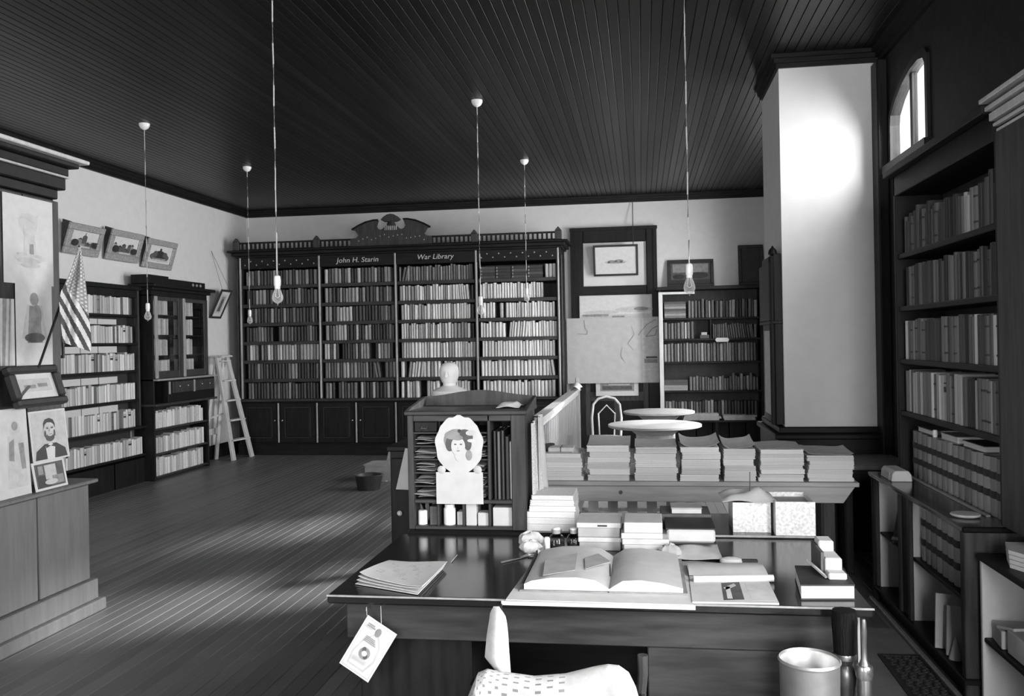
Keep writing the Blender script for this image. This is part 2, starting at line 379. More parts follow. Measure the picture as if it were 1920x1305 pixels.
# windows
def tall_window(name, ax, p, a, b, label):
    """casing, sash bars and four panes of a tall window in the plane ax = p between a and b"""
    w = thing(name, label, None, (p, (a + b) / 2, .85) if ax == 'x' else ((a + b) / 2, p, .85), kind='structure')
    def bx(m, u0, u1, z0, z1, d0, d1, name):
        mb = MB().box(p + d0, p + d1, u0, u1, z0, z1) if ax == 'x' else MB().box(u0, u1, p + d0, p + d1, z0, z1)
        mb.build(name, m, w)
    s = 1 if ax == 'x' else -1
    for u0, u1, z0, z1 in ((a - .12, a, .75, 3.35), (b, b + .12, .75, 3.35), (a, b, 3.25, 3.37), (a, b, .77, .85)): bx('dark_wood', u0, u1, z0, z1, -.03 * s, 0, 'casing')
    mid = (a + b) / 2
    for u0, u1, z0, z1 in ((a, a + .05, .85, 3.25), (b - .05, b, .85, 3.25), (mid - .025, mid + .025, .85, 3.25), (a, b, 2.02, 2.08), (a, b, 3.20, 3.25), (a, b, .85, .92)): bx('dark_wood', u0, u1, z0, z1, .005 * s, .045 * s, 'sash_bar')
    for u0, u1 in ((a + .05, mid - .025), (mid + .025, b - .05)):
        for z0, z1 in ((.92, 2.02), (2.08, 3.2)): bx('window_glass', u0, u1, z0, z1, .023 * s, .027 * s, 'pane')
tall_window('window_2', 'x', XR, 8.3, 9.7, 'tall side window hidden behind the plaster pier')
tall_window('window_3', 'x', XR, 10.95, 12.0, 'tall side window near the far bookcase')
tall_window('window_4', 'x', XR, .45, 1.95, 'tall side window beside the viewer')
tall_window('window_5', 'y', YF, -5.0, -3.4, 'tall window behind the viewer at the cabinet side')
tall_window('window_6', 'y', YF, .15, 1.75, 'tall window behind the viewer at the desk side')
w = thing('window_1', 'small arched window with two bright panes high on the dark wall', None, (XR, 6.36, 2.9), kind='structure')
ym = 6.33
def lerp_arch(y):
    pts = sorted(arch)
    for (a, za), (b, zb) in zip(pts, pts[1:]):
        if a <= y <= b: return za + (zb - za) * (y - a) / (b - a)
    return pts[-1][1]
mb = MB(); mb.box(XR + .005, XR + .04, ym - .028, ym + .028, 2.895, lerp_arch(ym)); mb.build('mullion', 'dark_wood', w)
for a, b in ((5.965, ym - .028), (ym + .028, 6.76)):
    ys = [a + (b - a) * k / 10 for k in range(11)]
    MB().prism([(a, 2.895)] + [(y, lerp_arch(y)) for y in ys] + [(b, 2.895)], 'x', XR + .020, XR + .024).build('pane', 'window_glass', w)
mb = MB()
ring = [(6.76, 2.895)] + arch + [(5.965, 2.895)]
cy, cz = 6.36, 3.1
for p, q in zip(ring, ring[1:] ):
    e = lambda t: (cy + (t[0] - cy) * 1.12, cz + (t[1] - cz) * 1.16)
    mb.prism([p, q, e(q), e(p)], 'x', XR - .02, XR)
mb.build('casing', 'dark_wood', w)
MB().box(XR - .06, XR, 5.86, 6.86, 2.84, 2.895).build('window_sill', 'dark_wood', w)
# the plaster pier (chimney breast) with its dark base
pier = MB().box(1.09, XR, 7.03, 7.98, .95, ZC).build('wall_pier', 'plaster_pier', kind='structure', label='white plaster pier standing out from the dark wall')
mb = MB().box(1.03, XR, 6.97, 8.02, 0, .86); mb.build('trim_1', 'dark_wood_h', kind='structure', label='dark panelled base around the plaster pier')
mb = MB().box(1.00, XR, 6.93, 8.04, .86, .90).box(1.04, XR, 6.99, 8.0, .90, .95); mb.build('trim_2', 'dark_wood_h', kind='structure', label='dark moulded cap on the pier base', bevel=.008)
MB().box(1.77, XR - .001, 6.86, 7.03, 0, ZC - .12).build('trim_3', 'dark_wood', kind='structure', label='dark upright board in the corner beside the pier', bevel=.01)
# crown mouldings
def crown(name, pts, d, z1, m, label):
    mb = MB()
    for dz, dd in ((.10, .03), (.065, .055), (.03, .085)): 
        x0, x1, y0, y1 = pts(dd * d); mb.box(x0, x1, y0, y1, z1 - dz, z1 - dz + .04)
    mb.build(name, m, kind='structure', label=label)
crown('trim_4', lambda d: (XL, XR, YB - d, YB), 1, ZC, 'dark_wood_h', 'dark stepped crown moulding along the end wall')
crown('trim_5', lambda d: (XL, XL + d, YF, YB), 1.2, ZC, 'dark_wood', 'dark stepped crown moulding along the pale side wall')
crown('trim_6', lambda d: (XR - d, XR, YF, 7.03), 1, ZC, 'dark_wood', 'dark stepped crown moulding above the arched window')
crown('trim_7', lambda d: (1.09 - d, XR, 7.03 - d, 7.98), .7, ZC, 'dark_wood_h', 'dark crown moulding around the plaster pier')
MB().box(XL, XL + .025, YF, YB, 0, .2).build('baseboard_left', 'dark_wood', kind='structure', label='dark baseboard along the pale side wall')
MB().box(XL, XR, YB - .025, YB, 0, .2).build('baseboard_back', 'dark_wood_h', kind='structure', label='dark baseboard along the end wall')
# doorway in the end wall: casing, transom light, panelled door
d = thing('door_1', 'dark panelled door with a pale transom under a heavy casing', None, (-.4, YB, 0), kind='structure')
yd = YB
for x0, x1, z0, z1 in ((-1.04, -.86, 0, 3.33), (.09, .24, 0, 3.33), (-.86, .09, 3.13, 3.33)):
    MB().box(x0, x1, yd - .05, yd, z0, z1).build('casing', 'dark_wood', d, bevel=.01)
for x0, x1, z0, z1 in ((-1.06, .26, 3.31, 3.36), (-1.05, -1.0, 0, 3.31), (.2, .25, 0, 3.31)): MB().box(x0, x1, yd - .075, yd - .05, z0, z1).build('moulding', 'dark_wood', d)
MB().box(-.86, .09, yd - .03, yd, 2.33, 2.47).build('transom_bar', 'dark_wood_h', d)
MB().box(-.86, .09, yd - .006, yd, 2.47, 3.13).build('transom_panel', 'plaster', d)
MB().box(-.86, .09, yd - .02, yd, 0.0, 2.33).build('door_leaf', 'brown_wood', d)
for x0, x1 in ((-.78, -.43), (-.34, .01)):
    for z0, z1 in ((.2, .72), (.86, 1.5), (1.62, 2.22)): MB().box(x0, x1, yd - .03, yd - .02, z0, z1).build('door_panel', 'dark_wood', d, bevel=.008)
MB().lathe([(.0, 0), (.02, .0), (.026, .02), (.02, .045), (.0, .05)], (0, 0, 0), 10, mt=Matrix.Translation((-.80, yd - .02, 1.0)) @ Matrix.Rotation(PI / 2, 4, 'X')).build('knob', 'brass', d)
# zinc sheet on the floor of the aisle
MB().box(.78, 1.365, 3.0, 5.16, .0005, .003).build('floor_sheet', 'zinc', label='grey metal sheet on the aisle floor between desk and low shelves', cat='floor mat')
# floor register
r = thing('floor_register', 'iron floor register grating set in the floor by the low shelves', 'grating', (1.27, 4.42, .0035))
for x0, x1, y0, y1 in ((1.17, 1.38, 4.1, 4.12), (1.17, 1.38, 4.70, 4.72), (1.17, 1.19, 4.12, 4.70), (1.36, 1.38, 4.12, 4.70)): MB().box(x0, x1, y0, y1, .0035, .012).build('rim', 'iron', r)
MB().box(1.19, 1.36, 4.12, 4.7, .0035, .005).build('backing', 'ink_black', r)
mb = MB()
for k in range(13):
    for q in range(4):
        cx, cy = 1.212 + q * .042, 4.145 + k * .0445
        if (k % 2): cx += .012
        mb.lathe([(.0175, .0), (.0175, .007), (.011, .007), (.011, .0)], (cx, cy, .005), 10, cap=False)
mb.build('scrollwork', 'metal_dark', r)
# ================================================================== LARGE FURNITURE
def panel(name, m, root, bevel=.004, **k):
    return MB().box(**k).build(name, m, root, bevel=bevel)
def B(name, m, root, x0, x1, y0, y1, z0, z1, bevel=.004): return MB().box(x0, x1, y0, y1, z0, z1).build(name, m, root, bevel=bevel)

# ---- tall cabinet by the left edge: counter-high base, dark upper part with a cornice
t = thing('tall_cabinet', 'tall cabinet with pale wooden base and dark corniced upper part at left edge', 'cabinet', (-3.75, 3.8, 0))
B('plinth', 'cabinet_wood', t, -4.05, -3.40, 2.30, 5.13, 0, .075, .008)
B('skirting', 'cabinet_wood', t, -4.03, -3.435, 2.32, 5.10, .075, .20, .006)
B('body', 'cabinet_wood', t, -4.02, -3.49, 2.34, 5.06, .20, .805)
for a, b in ((2.36, 3.55), (3.56, 4.585), (4.60, 5.065)): B('door', 'cabinet_wood', t, -3.49, -3.468, a, b, .205, .80, .004)
B('counter_top', 'cabinet_wood', t, -4.05, -3.425, 2.30, 5.105, .808, .832, .005)
B('cupboard_body', 'dark_wood', t, -4.02, -3.66, 2.34, 5.045, .832, 2.60)
for a, b in ((2.36, 3.3), (3.32, 4.0), (4.02, 4.72), (4.735, 5.05)): B('cupboard_door', 'brown_wood', t, -3.66, -3.63, a, b, .86, 2.585)
for dx, dy, z0, z1, mm in ((.0, .0, 2.60, 2.66, 'dark_wood'), (.035, .03, 2.66, 2.735, 'dark_wood'), (.055, .045, 2.735, 2.748, 'pale_highlight'), (.05, .04, 2.748, 2.80, 'dark_wood'), (.10, .075, 2.80, 2.83, 'dark_wood'), (.15, .11, 2.83, 2.855, 'pale_highlight')):
    B('cornice', mm, t, -4.02, -3.63 + dx, 2.34, 5.05 + dy, z0, z1, .006)

# ---- bookcase on the left wall (upper shelves, deeper base)
t = thing('open_bookcase', 'dark open bookcase on the pale wall between the flag and the glazed secretary', 'bookcase', (-6.2, 9.0, 0))
LCY0, LCY1 = 7.6, 9.99
B('back_panel', 'case_back', t, -6.275, -6.262, LCY0, LCY1, .0, 2.42, 0)
for y in (LCY0, LCY1 - .03): B('side_panel', 'brown_wood', t, -6.262, -6.115, y, y + .03, .66, 2.40)
LSH = [.355, .70, 1.035, 1.39, 1.72, 2.06]
for z in LSH[2:]: B('shelf', 'dark_wood', t, -6.262, -6.12, LCY0 + .03, LCY1 - .03, z - .028, z)
B('top_board', 'dark_wood', t, -6.27, -6.09, LCY0 - .02, LCY1 + .02, 2.36, 2.41); B('frieze', 'dark_wood', t, -6.262, -6.125, LCY0 + .03, LCY1 - .03, 2.27, 2.36)
B('base_ledge', 'dark_wood', t, -6.262, -6.075, LCY0, 10.16, .67, .70)
B('base_side', 'brown_wood', t, -6.262, -6.09, 10.125, 10.155, 0, .67); B('base_side', 'brown_wood', t, -6.262, -6.09, LCY0, LCY0 + .03, 0, .67)
B('shelf', 'dark_wood', t, -6.262, -6.095, LCY0 + .03, 10.125, .327, .355)
for a, b in ((7.65, 8.5), (8.53, 9.42), (9.45, 10.12)): B('kick_panel', 'dark_wood', t, -6.262, -6.12, a, b, 0, .30)

# ---- glazed secretary standing on an open low bookcase
t = thing('glazed_secretary', 'dark secretary bookcase with two glazed doors and drawers beside the stepladder', 'bookcase', (-6.1, 10.75, 0))
xf = -5.985
B('back_panel', 'case_back', t, -6.27, -6.255, 10.08, 11.44, .0, 2.40, 0)
B('side_panel', 'dark_wood', t, -6.255, xf, 10.06, 10.09, .0, 2.32); B('side_panel', 'dark_wood', t, -6.255, xf, 11.41, 11.44, 0, 2.32)
for z in (.05, .335, .645): B('shelf', 'brown_wood_h', t, -6.255, xf - .01, 10.09, 11.41, z - .025, z)
B('writing_ledge', 'brown_wood', t, -6.255, xf + .05, 10.03, 11.60, .925, .955)
B('drawer_case', 'dark_wood', t, -6.255, xf + .02, 10.36, 11.58, .955, 1.24)
for a, b in ((10.45, 10.98), (11.03, 11.56)):
    dr = B('drawer', 'brown_wood', t, xf + .02, xf + .034, a, b, 1.07, 1.215)
    for k in (.16, .37): MB().lathe([(.018, 0), (.018, .012), (.008, .02)], (0, 0, 0), 8, mt=Matrix.Translation((xf + .034, a + k, 1.15)) @ Matrix.Rotation(PI / 2, 4, 'Y')).build('knob', 'brass', dr)
for y in (10.385, 11.005): B('stile', 'pale_sheen_wood', t, xf + .02, xf + .032, y - .02, y + .02, 1.06, 1.22)
B('ledge', 'pale_sheen_wood', t, -6.255, xf + .055, 10.06, 11.63, 1.24, 1.265)
for z in (1.27, 1.535, 1.795, 2.05): B('shelf', 'dark_wood', t, -6.255, xf - .03, 10.09, 11.41, z, z + .022)
for a, b in ((10.09, 10.74), (10.76, 11.41)):
    dr = thing('glazed_door', None, None, (0, 0, 0)); dr.parent = t; dr.location = (0, 0, 0); OFF[dr.name] = OFF[t.name]
    for y0, y1, z0, z1, mm in ((a, a + .06, 1.27, 2.30, 'pale_sheen_wood'), (b - .10, b, 1.27, 2.30, 'brown_wood'), (a + .06, b - .10, 1.27, 1.36, 'brown_wood'), (a + .06, b - .10, 2.25, 2.30, 'brown_wood')): B('door_frame', mm, dr, xf, xf + .022, y0, y1, z0, z1)
    MB().box(xf + .008, xf + .011, a + .06, b - .10, 1.36, 2.25).build('pane', 'window_glass', dr)
B('frieze', 'dark_wood', t, -6.255, xf, 10.06, 11.44, 2.30, 2.37)
for k, (e, z0, z1) in enumerate(((.04, 2.37, 2.41), (.09, 2.41, 2.45))): B('cornice', 'dark_wood', t, -6.255, xf + e, 10.06 - e, 11.44 + e, z0, z1, .008)
B('crest_block', 'dark_wood', t, -6.2, xf + .02, 9.95, 10.42, 2.45, 2.56)
cr = B('crest', 'dark_wood', t, -6.0, xf + .01, 10.42, 11.38, 2.45, 2.535)
for k in range(3):
    y = 11.05 + k * .10; MB().add([(xf + .0115, y - .035, 2.492), (xf + .0115, y, 2.515), (xf + .0115, y + .035, 2.492), (xf + .0115, y, 2.468)], [(3, 2, 1, 0)]).build('inlay', 'pale_sheen_wood', cr)

# ---- the wide library bookcase across the end wall
t = thing('library_bookcase', 'wide dark library bookcase with carved pediment lettered frieze and cupboard base', 'bookcase', (-3.65, 12.95, 0))
bx0, bx1, yu, yl_, yk = -6.10, -1.14, 12.64, 12.56, 13.30
DIV = [-6.06, -4.80, -3.615, -2.39, -1.18]
B('plinth', 'dark_wood_h', t, bx0, bx1, yl_ - .01, yk, 0, .16)
B('base_body', 'dark_wood', t, bx0 + .01, bx1 - .01, yl_ + .02, yk, .16, .80)
B('base_moulding', 'dark_wood_h', t, bx0, bx1, yl_ - .02, yl_ + .02, .155, .175); 
B('ledge', 'brown_wood_h', t, bx0 - .02, bx1 + .02, yl_ - .035, yk, .805, .845, .01)
for i in range(8):
    a = DIV[0] + (DIV[4] - DIV[0]) * i / 8 + .03; b = DIV[0] + (DIV[4] - DIV[0]) * (i + 1) / 8 - .03
    dr = B('cupboard_door', 'dark_wood', t, a, b, yl_, yl_ + .022, .19, .785)
    B('door_panel', 'dark_wood', dr, a + .09, b - .09, yl_ - .008, yl_, .28, .70, .012)
    mb = MB()
    for x0, x1, z0, z1 in ((a + .07, a + .08, .26, .72), (b - .08, b - .07, .26, .72), (a + .07, b - .07, .26, .268), (a + .07, b - .07, .712, .72)): mb.box(x0, x1, yl_ - .008, yl_, z0, z1)
    mb.build('panel_moulding', 'brown_wood', dr)
    MB().lathe([(.012, 0), (.016, .012), (.008, .022)], (0, 0, 0), 8, mt=Matrix.Translation(((b - .03) if i % 2 == 0 else (a + .03), yl_, .52)) @ Matrix.Rotation(PI / 2, 4, 'X')).build('knob', 'brass', dr)
    if i: MB().tube([(a - .03, yl_ - .004, .19), (a - .03, yl_ - .004, .785)], .014, 8).build('bead', 'pale_sheen_wood', t, smooth=True)
B('back_panel', 'case_back', t, bx0, bx1, yk - .02, yk, .845, 2.9, 0)
for i, x in enumerate(DIV):
    w = .045 if 0 < i < 4 else .06
    B('upright', 'dark_wood', t, x - w / 2, x + w / 2, yu + .01, yk - .02, .845, 2.83)
    MB().tube([(x, yu + .006, .85), (x, yu + .006, 3.0)], .017, 8).build('bead', 'pale_sheen_wood', t, smooth=True)
for x in (bx0 + .015, bx1 - .02):
    for dx in (-.028, .028): MB().tube([(x + dx, yu + .01, .85), (x + dx, yu + .01, 2.9)], .013, 8).build('bead', 'brown_wood', t, smooth=True)
BSH = [.845, 1.15, 1.435, 1.72, 2.005, 2.29, 2.58]
for i in range(4):
    for z in BSH[1:]:
        sh = B('shelf', 'brown_wood_h', t, DIV[i] + .025, DIV[i + 1] - .025, yu + .02, yk - .02, z - .052, z, .004)
B('frieze', 'dark_wood_h', t, bx0, bx1, yu, yk - .02, 2.83, 3.0)
for i in range(4):
    if i in (1, 2): continue
    mb = MB()
    for k in range(13):
        x = DIV[i] + .08 + k * (DIV[i + 1] - DIV[i] - .16) / 12; z = 2.945 if k % 2 else 2.89
        mb.lathe([(.012, 0), (.009, .006), (0.0, .008)], (0, 0, 0), 8, mt=Matrix.Translation((x, yu, z)) @ Matrix.Rotation(PI / 2, 4, 'X'), cap=False)
    mb.build('rosettes', 'pale_sheen_wood', t, kind='stuff')
for e, z0, z1 in ((.03, 3.0, 3.03), (.07, 3.03, 3.08), (.12, 3.08, 3.11)): B('cornice', 'dark_wood_h', t, bx0 - e, bx1 + e, yu - e, yk, z0, z1, .008)
yr = yu - .07
for a, b in ((DIV[0], -4.18), (-3.10, DIV[4])):
    mb = MB().box(a, b, yr - .012, yr + .012, 3.11, 3.125).box(a, b, yr - .014, yr + .014, 3.205, 3.23)
    n = int((b - a) / .068)
    for k in range(n + 1):
        x = a + .01 + (b - a - .02) * k / n; mb.box(x - .014, x + .014, yr - .010, yr + .010, 3.125, 3.205)
    mb.build('gallery_rail', 'dark_wood_h', t)
for x in (DIV[0] - .02, DIV[1], DIV[3], DIV[4] + .02):
    MB().box(x - .05, x + .05, yr - .03, yr + .03, 3.11, 3.24).prism([(x - .05, 3.24), (x + .05, 3.24), (x, 3.30)], 'y', yr - .03, yr + .03).build('finial_block', 'brown_wood', t, bevel=.006)
# swan-neck pediment
cxp = -3.642
left = [(-.60, 3.355), (-.55, 3.345), (-.52, 3.30), (-.50, 3.27), (-.54, 3.235), (-.62, 3.225), (-.62, 3.11), (0, 3.11), (0, 3.40), (-.09, 3.40), (-.12, 3.36), (-.16, 3.345), (-.20, 3.36), (-.22, 3.40), (-.20, 3.46), (-.19, 3.485), (-.26, 3.485), (-.38, 3.46), (-.50, 3.41)]
mb = MB().prism([(cxp + x, z) for x, z in left], 'y', yr - .02, yr + .02)
mb.prism([(cxp - x, z) for x, z in left][::-1], 'y', yr - .02, yr + .02)
pd = mb.build('pediment', 'brown_wood', t)
for s in (-1, 1):
    pts = [(cxp + s * x, yr - .03, z) for x, z in ((-.60, 3.36), (-.50, 3.415), (-.38, 3.465), (-.26, 3.49), (-.19, 3.49))]
    MB().tube(pts, .014, 6).build('scroll_moulding', 'dark_wood', pd, smooth=True)
MB().prism([(cxp - .15, 3.49), (cxp - .10, 3.46), (cxp + .10, 3.46), (cxp + .15, 3.49), (cxp + .11, 3.53), (cxp + .05, 3.565), (cxp, 3.575), (cxp - .05, 3.565), (cxp - .11, 3.53)], 'y', yr - .05, yr + .03).build('fan_finial', 'brown_wood', t, bevel=.006)
mb = MB().lathe([(.05, 3.40), (.07, 3.41), (.05, 3.46)], (cxp, yr, 0), 14); mb.build('finial_neck', 'brown_wood', t)
mb = MB()
for k in range(7):
    a = cxp - .085 + k * .028; mb.lathe([(.010, 0), (.012, .05), (.006, .07)], (a, yr - .03, 3.335), 6)
mb.build('carved_shell', 'pale_sheen_wood', pd, kind='stuff')
mb = MB()
for k in range(16):
    x = cxp + (-.5 + k / 15.0); z = 3.19 + .05 * ((k * 7) % 4) / 3 + .06 * (1 - abs(k - 7.5) / 7.5) - (.03 if k % 2 else 0)
    mb.lathe([(.010, 0), (.007, .006), (0, .008)], (0, 0, 0), 8, mt=Matrix.Translation((x, yr - .02, z)) @ Matrix.Rotation(PI / 2, 4, 'X'), cap=False)
mb.build('rosettes', 'pale_sheen_wood', pd, kind='stuff')
def text(body, parent, loc, rot, size, mat, name='lettering', shear=0.0, width=None):
    c = bpy.data.curves.new(name, 'FONT'); c.body = body; c.size = size; c.extrude = .001; c.shear = shear; c.align_x = 'LEFT'
    c.materials.append(MATS[mat]); c.resolution_u = 3
    o = bpy.data.objects.new(name, c); COL.objects.link(o)
    if parent is not None: o.parent = parent; o.location = Vector(loc) - OFF.get(parent.name, Vector((0, 0, 0)))
    else: o.location = loc
    o.rotation_euler = rot
    bpy.context.view_layer.update(); sx = width / max(o.dimensions.x, 1e-3) if width else 1
    me = bpy.data.meshes.new_from_object(o.evaluated_get(bpy.context.evaluated_depsgraph_get()))
    n = bpy.data.objects.new(name, me); COL.objects.link(n); n.parent = o.parent; n.location = o.location; n.rotation_euler = rot; n.scale = (sx, 1, 1)
    bpy.data.objects.remove(o)
    return n
text('John H. Starin', t, (-4.52, yu - .002, 2.885), (PI / 2, 0, 0), .105, 'lettering', shear=.15, width=.66)
text('War Library', t, (-3.28, yu - .002, 2.895), (PI / 2, 0, 0), .105, 'lettering', shear=.2, width=.55)

# ---- plain bookcase against the end wall behind the round tables
t = thing('plain_bookcase', 'plain open bookcase with a pale front edge behind the round tables', 'bookcase', (1.0, 13.2, 0))
px0, px1, yf2, yk2 = .255, 1.74, 13.05, 13.37
B('side_panel', 'white_paint', t, px0, px0 + .06, yf2, yf2 + .02, .43, 2.335, .003); B('side_board', 'dark_wood', t, px0, px0 + .04, yf2 + .02, yk2, .0, 2.36)
B('side_board', 'dark_wood', t, px1 - .04, px1, yf2, yk2, 0, 2.36); B('back_panel', 'case_back', t, px0 + .04, px1 - .04, yk2 - .02, yk2, 0, 2.36, 0)
B('divider', 'dark_wood', t, .99, 1.015, yf2 + .03, yk2 - .02, 1.64, 1.95)
B('top_board', 'dark_wood_h', t, px0 - .03, px1 + .03, yf2 - .03, yk2, 2.36, 2.41); B('edge_strip', 'white_paint', t, px0 + .06, .78, yf2, yf2 + .02, 2.30, 2.335, .003)
PSH = [.46, .885, 1.31, 1.645, 1.95]
for z in PSH: B('shelf', 'dark_wood_h', t, px0 + .04, px1 - .04, yf2 + .015, yk2 - .02, z - .03, z)
for k in range(6): B('base_board', 'dark_wood', t, px0 + .05 + k * .235, px0 + .275 + k * .235, yf2 + .04, yf2 + .06, 0, .43)
B('kick_board', 'dark_wood_h', t, px0 + .04, px1 - .04, yf2 + .02, yf2 + .04, 0, .10)

# ---- tall bookcase on the right wall with pilaster and cornice
t = thing('corniced_bookcase', 'tall black bookcase with a corniced pilaster on the dark wall', 'bookcase', (1.7, 4.8, .80))
RX = 1.555; RY0, RY1 = 4.14, 5.70
B('back_panel', 'case_back', t, 1.835, 1.845, RY0, RY1, .80, 2.62, 0)
B('side_panel', 'dark_wood', t, RX, 1.835, RY1 - .03, RY1, .80, 2.62); B('side_panel', 'dark_wood', t, RX, 1.835, RY0 - .03, RY0, .80, 2.62)
RSH = [1.185, 1.50, 1.82, 2.14]
for z in RSH: B('shelf', 'dark_wood', t, RX + .01, 1.835, RY0, RY1 - .03, z - .03, z)
B('frieze', 'dark_wood', t, RX, 1.835, RY0, RY1, 2.50, 2.62)
B('top_board', 'dark_wood', t, RX - .05, 1.845, RY0, RY1 + .04, 2.62, 2.66)
B('pilaster', 'brown_wood', t, RX - .005, 1.845, 3.50, RY0 - .03, .80, 2.53)
B('pilaster_bracket', 'dark_wood', t, 1.79, 1.845, 3.50, RY0 - .05, .686, .80)
for dy, e, z0, z1, mm in ((0, .0, 2.53, 2.545, 'white_paint'), (0, .012, 2.555, 2.57, 'pale_highlight'), (0, .025, 2.58, 2.615, 'pale_highlight'), (0, .04, 2.625, 2.645, 'pale_highlight'), (0, .06, 2.66, 2.68, 'pale_highlight')):
    B('capital', mm, t, RX - e, 1.845, 3.50, RY0 - .03 + e * .5, z0, z1, .003)
B('capital_core', 'dark_wood', t, RX + .01, 1.845, 3.50, RY0 - .035, 2.53, 2.66, 0)

# ---- low open case under it
t = thing('low_shelf_unit', 'low dark shelf unit with a polished ledge under the corniced bookcase', 'shelf', (1.6, 4.9, 0))
lx = 1.42
B('ledge', 'desk_top', t, 1.385, 1.845, 4.11, 5.75, .768, .795, .006)
B('ledge_strip', 'pale_sheen_wood', t, 1.565, 1.585, 4.33, 5.55, .795, .806, .002)
B('end_panel', 'brown_wood', t, 1.40, 1.845, 4.14, 4.17, .0, .768); B('end_moulding', 'dark_wood_h', t, 1.385, 1.58, 4.12, 4.14, .09, .115)
B('end_panel', 'dark_wood', t, 1.40, 1.845, 5.70, 5.73, 0, .768)
B('back_panel', 'pale_back', t, 1.825, 1.84, 4.17, 5.70, .10, .768, 0)
for y in (5.03,): B('partition', 'dark_wood', t, 1.42, 1.825, y, y + .14, .10, .768)
for y in (4.17, 4.98, 5.15, 5.66): B('post', 'brown_wood', t, lx - .012, lx + .01, y, y + .045, .10, .768)
B('partition_face', 'pale_back', t, 1.43, 1.825, 5.655, 5.698, .10, .768, 0); B('partition_face', 'pale_back', t, 1.43, 1.825, 5.0, 5.028, .1, .768, 0)
B('bottom_board', 'dark_wood', t, 1.40, 1.825, 4.17, 5.70, .08, .10); B('plinth', 'dark_wood', t, 1.43, 1.825, 4.17, 5.70, 0, .08)
B('shelf', 'dark_wood', t, 1.43, 1.825, 4.17, 5.0, .425, .445); B('shelf', 'dark_wood', t, 1.43, 1.825, 5.17, 5.655, .425, .44)
B('floor_strip', 'pale_sheen_wood', t, 1.375, 1.40, 4.17, 5.73, 0, .022, .004)

# ---- pigeonhole unit cut by the right edge
t = thing('pigeonhole_unit', 'open pigeonhole unit cut off by the right edge of the picture', 'shelf', (1.6, 3.7, 0))
B('top_board', 'dark_wood', t, 1.44, 1.845, 3.1, 4.10, .655, .685); B('side_panel', 'pale_back', t, 1.45, 1.83, 4.075, 4.10, .0, .655)
B('side_panel', 'dark_wood', t, 1.45, 1.83, 3.1, 3.125, 0, .655); B('back_panel', 'pale_back', t, 1.83, 1.845, 3.1, 4.10, 0, .655, 0)
for z in (.30, .03): B('shelf', 'dark_wood', t, 1.455, 1.83, 3.125, 4.075, z, z + .022)
B('kick_board', 'dark_wood', t, 1.47, 1.49, 3.125, 4.075, 0, .03)

# ---- dark low table in front of the pier
t = thing('ledge_table', 'narrow ledge table in front of the plaster pier', 'table', (1.6, 6.6, 0))
B('table_top', 'cabinet_wood', t, 1.36, 1.83, 6.30, 6.90, .72, .755)
for x in (1.40, 1.78):
    for y in (6.34, 6.84): B('leg', 'dark_wood', t, x - .025, x + .025, y - .025, y + .025, 0, .72)
B('apron', 'dark_wood', t, 1.40, 1.80, 6.33, 6.35, .62, .72)
# ---- tall narrow wall case on the pier's side, with a pale lower pane
t = thing('narrow_case', 'narrow dark wall case with a pale lower pane on the side of the pier', 'case', (1.05, 7.35, .95))
B('body', 'dark_wood', t, 1.03, 1.088, 7.06, 7.72, .96, 2.30); B('head_box', 'dark_wood', t, 1.005, 1.03, 7.10, 7.72, 1.78, 2.24)
B('pale_pane', 'paper_mid', t, 1.024, 1.03, 7.16, 7.62, 1.02, 1.70, 0)
for y in (7.07, 7.14): MB().tube([(1.02, y, .96), (1.02, y, 2.28)], .018, 8).build('column', 'dark_wood', t, smooth=True)
MB().lathe([(.01, 0), (.035, .02), (.03, .05), (.012, .07), (.0, .09)], (1.03, 7.10, 2.28), 10).build('finial', 'dark_wood', t, smooth=True)
B('foot_ledge', 'dark_wood', t, 1.005, 1.088, 7.04, 7.74, 1.75, 1.775)
# ================================================================== DESK, TABLES, RAILING
t = thing('writing_desk', 'large dark writing desk with a polished black top in the foreground', 'desk', (-.2, 3.4, 0))
B('desk_top', 'desk_top', t, -1.115, .725, 2.955, 3.925, .737, .77, .006)
B('apron', 'desk_front', t, -1.06, .69, 3.0, 3.025, .605, .737, .003); B('apron', 'dark_wood_h', t, -1.06, .69, 3.87, 3.895, .605, .737)
B('apron', 'dark_wood', t, -1.06, -1.035, 3.025, 3.87, .605, .737); B('apron', 'dark_wood', t, .665, .69, 3.025, 3.87, .605, .737)
p = B('pedestal', 'dark_wood', t, -1.03, -.62, 3.06, 3.86, .0, .605)
q = B('pedestal', 'desk_front', t, .0, .675, 3.005, 3.86, .0, .605)
B('added_kneehole_panel', 'dark_wood_h', t, -.62, .0, 3.82, 3.84, .0, .605); B('edge_bead', 'pale_sheen_wood', t, .682, .69, 2.996, 3.004, .05, .737, 0)  # panel behind the kneehole is added to darken it
B('edge_strip', 'pale_sheen_wood', t, -1.115, .725, 2.950, 2.955, .764, .770, 0)
# second table of the same height pushed up behind it
t = thing('companion_table', 'dark table of equal height pushed up behind the writing desk', 'table', (-.2, 4.35, 0))
B('table_top', 'desk_top', t, -1.09, .735, 3.935, 4.43, .755, .782, .004); B('front_edge', 'pale_sheen_wood', t, .28, .735, 3.931, 3.935, .776, .783, 0)
for x in (-1.02, .66):
    for y in (3.99, 4.37): B('leg', 'dark_wood', t, x - .03, x + .03, y - .03, y + .03, 0, .755)
B('apron', 'dark_wood_h', t, -1.02, .66, 3.97, 3.99, .66, .755); B('apron', 'dark_wood_h', t, -1.02, .66, 4.38, 4.40, .66, .755)
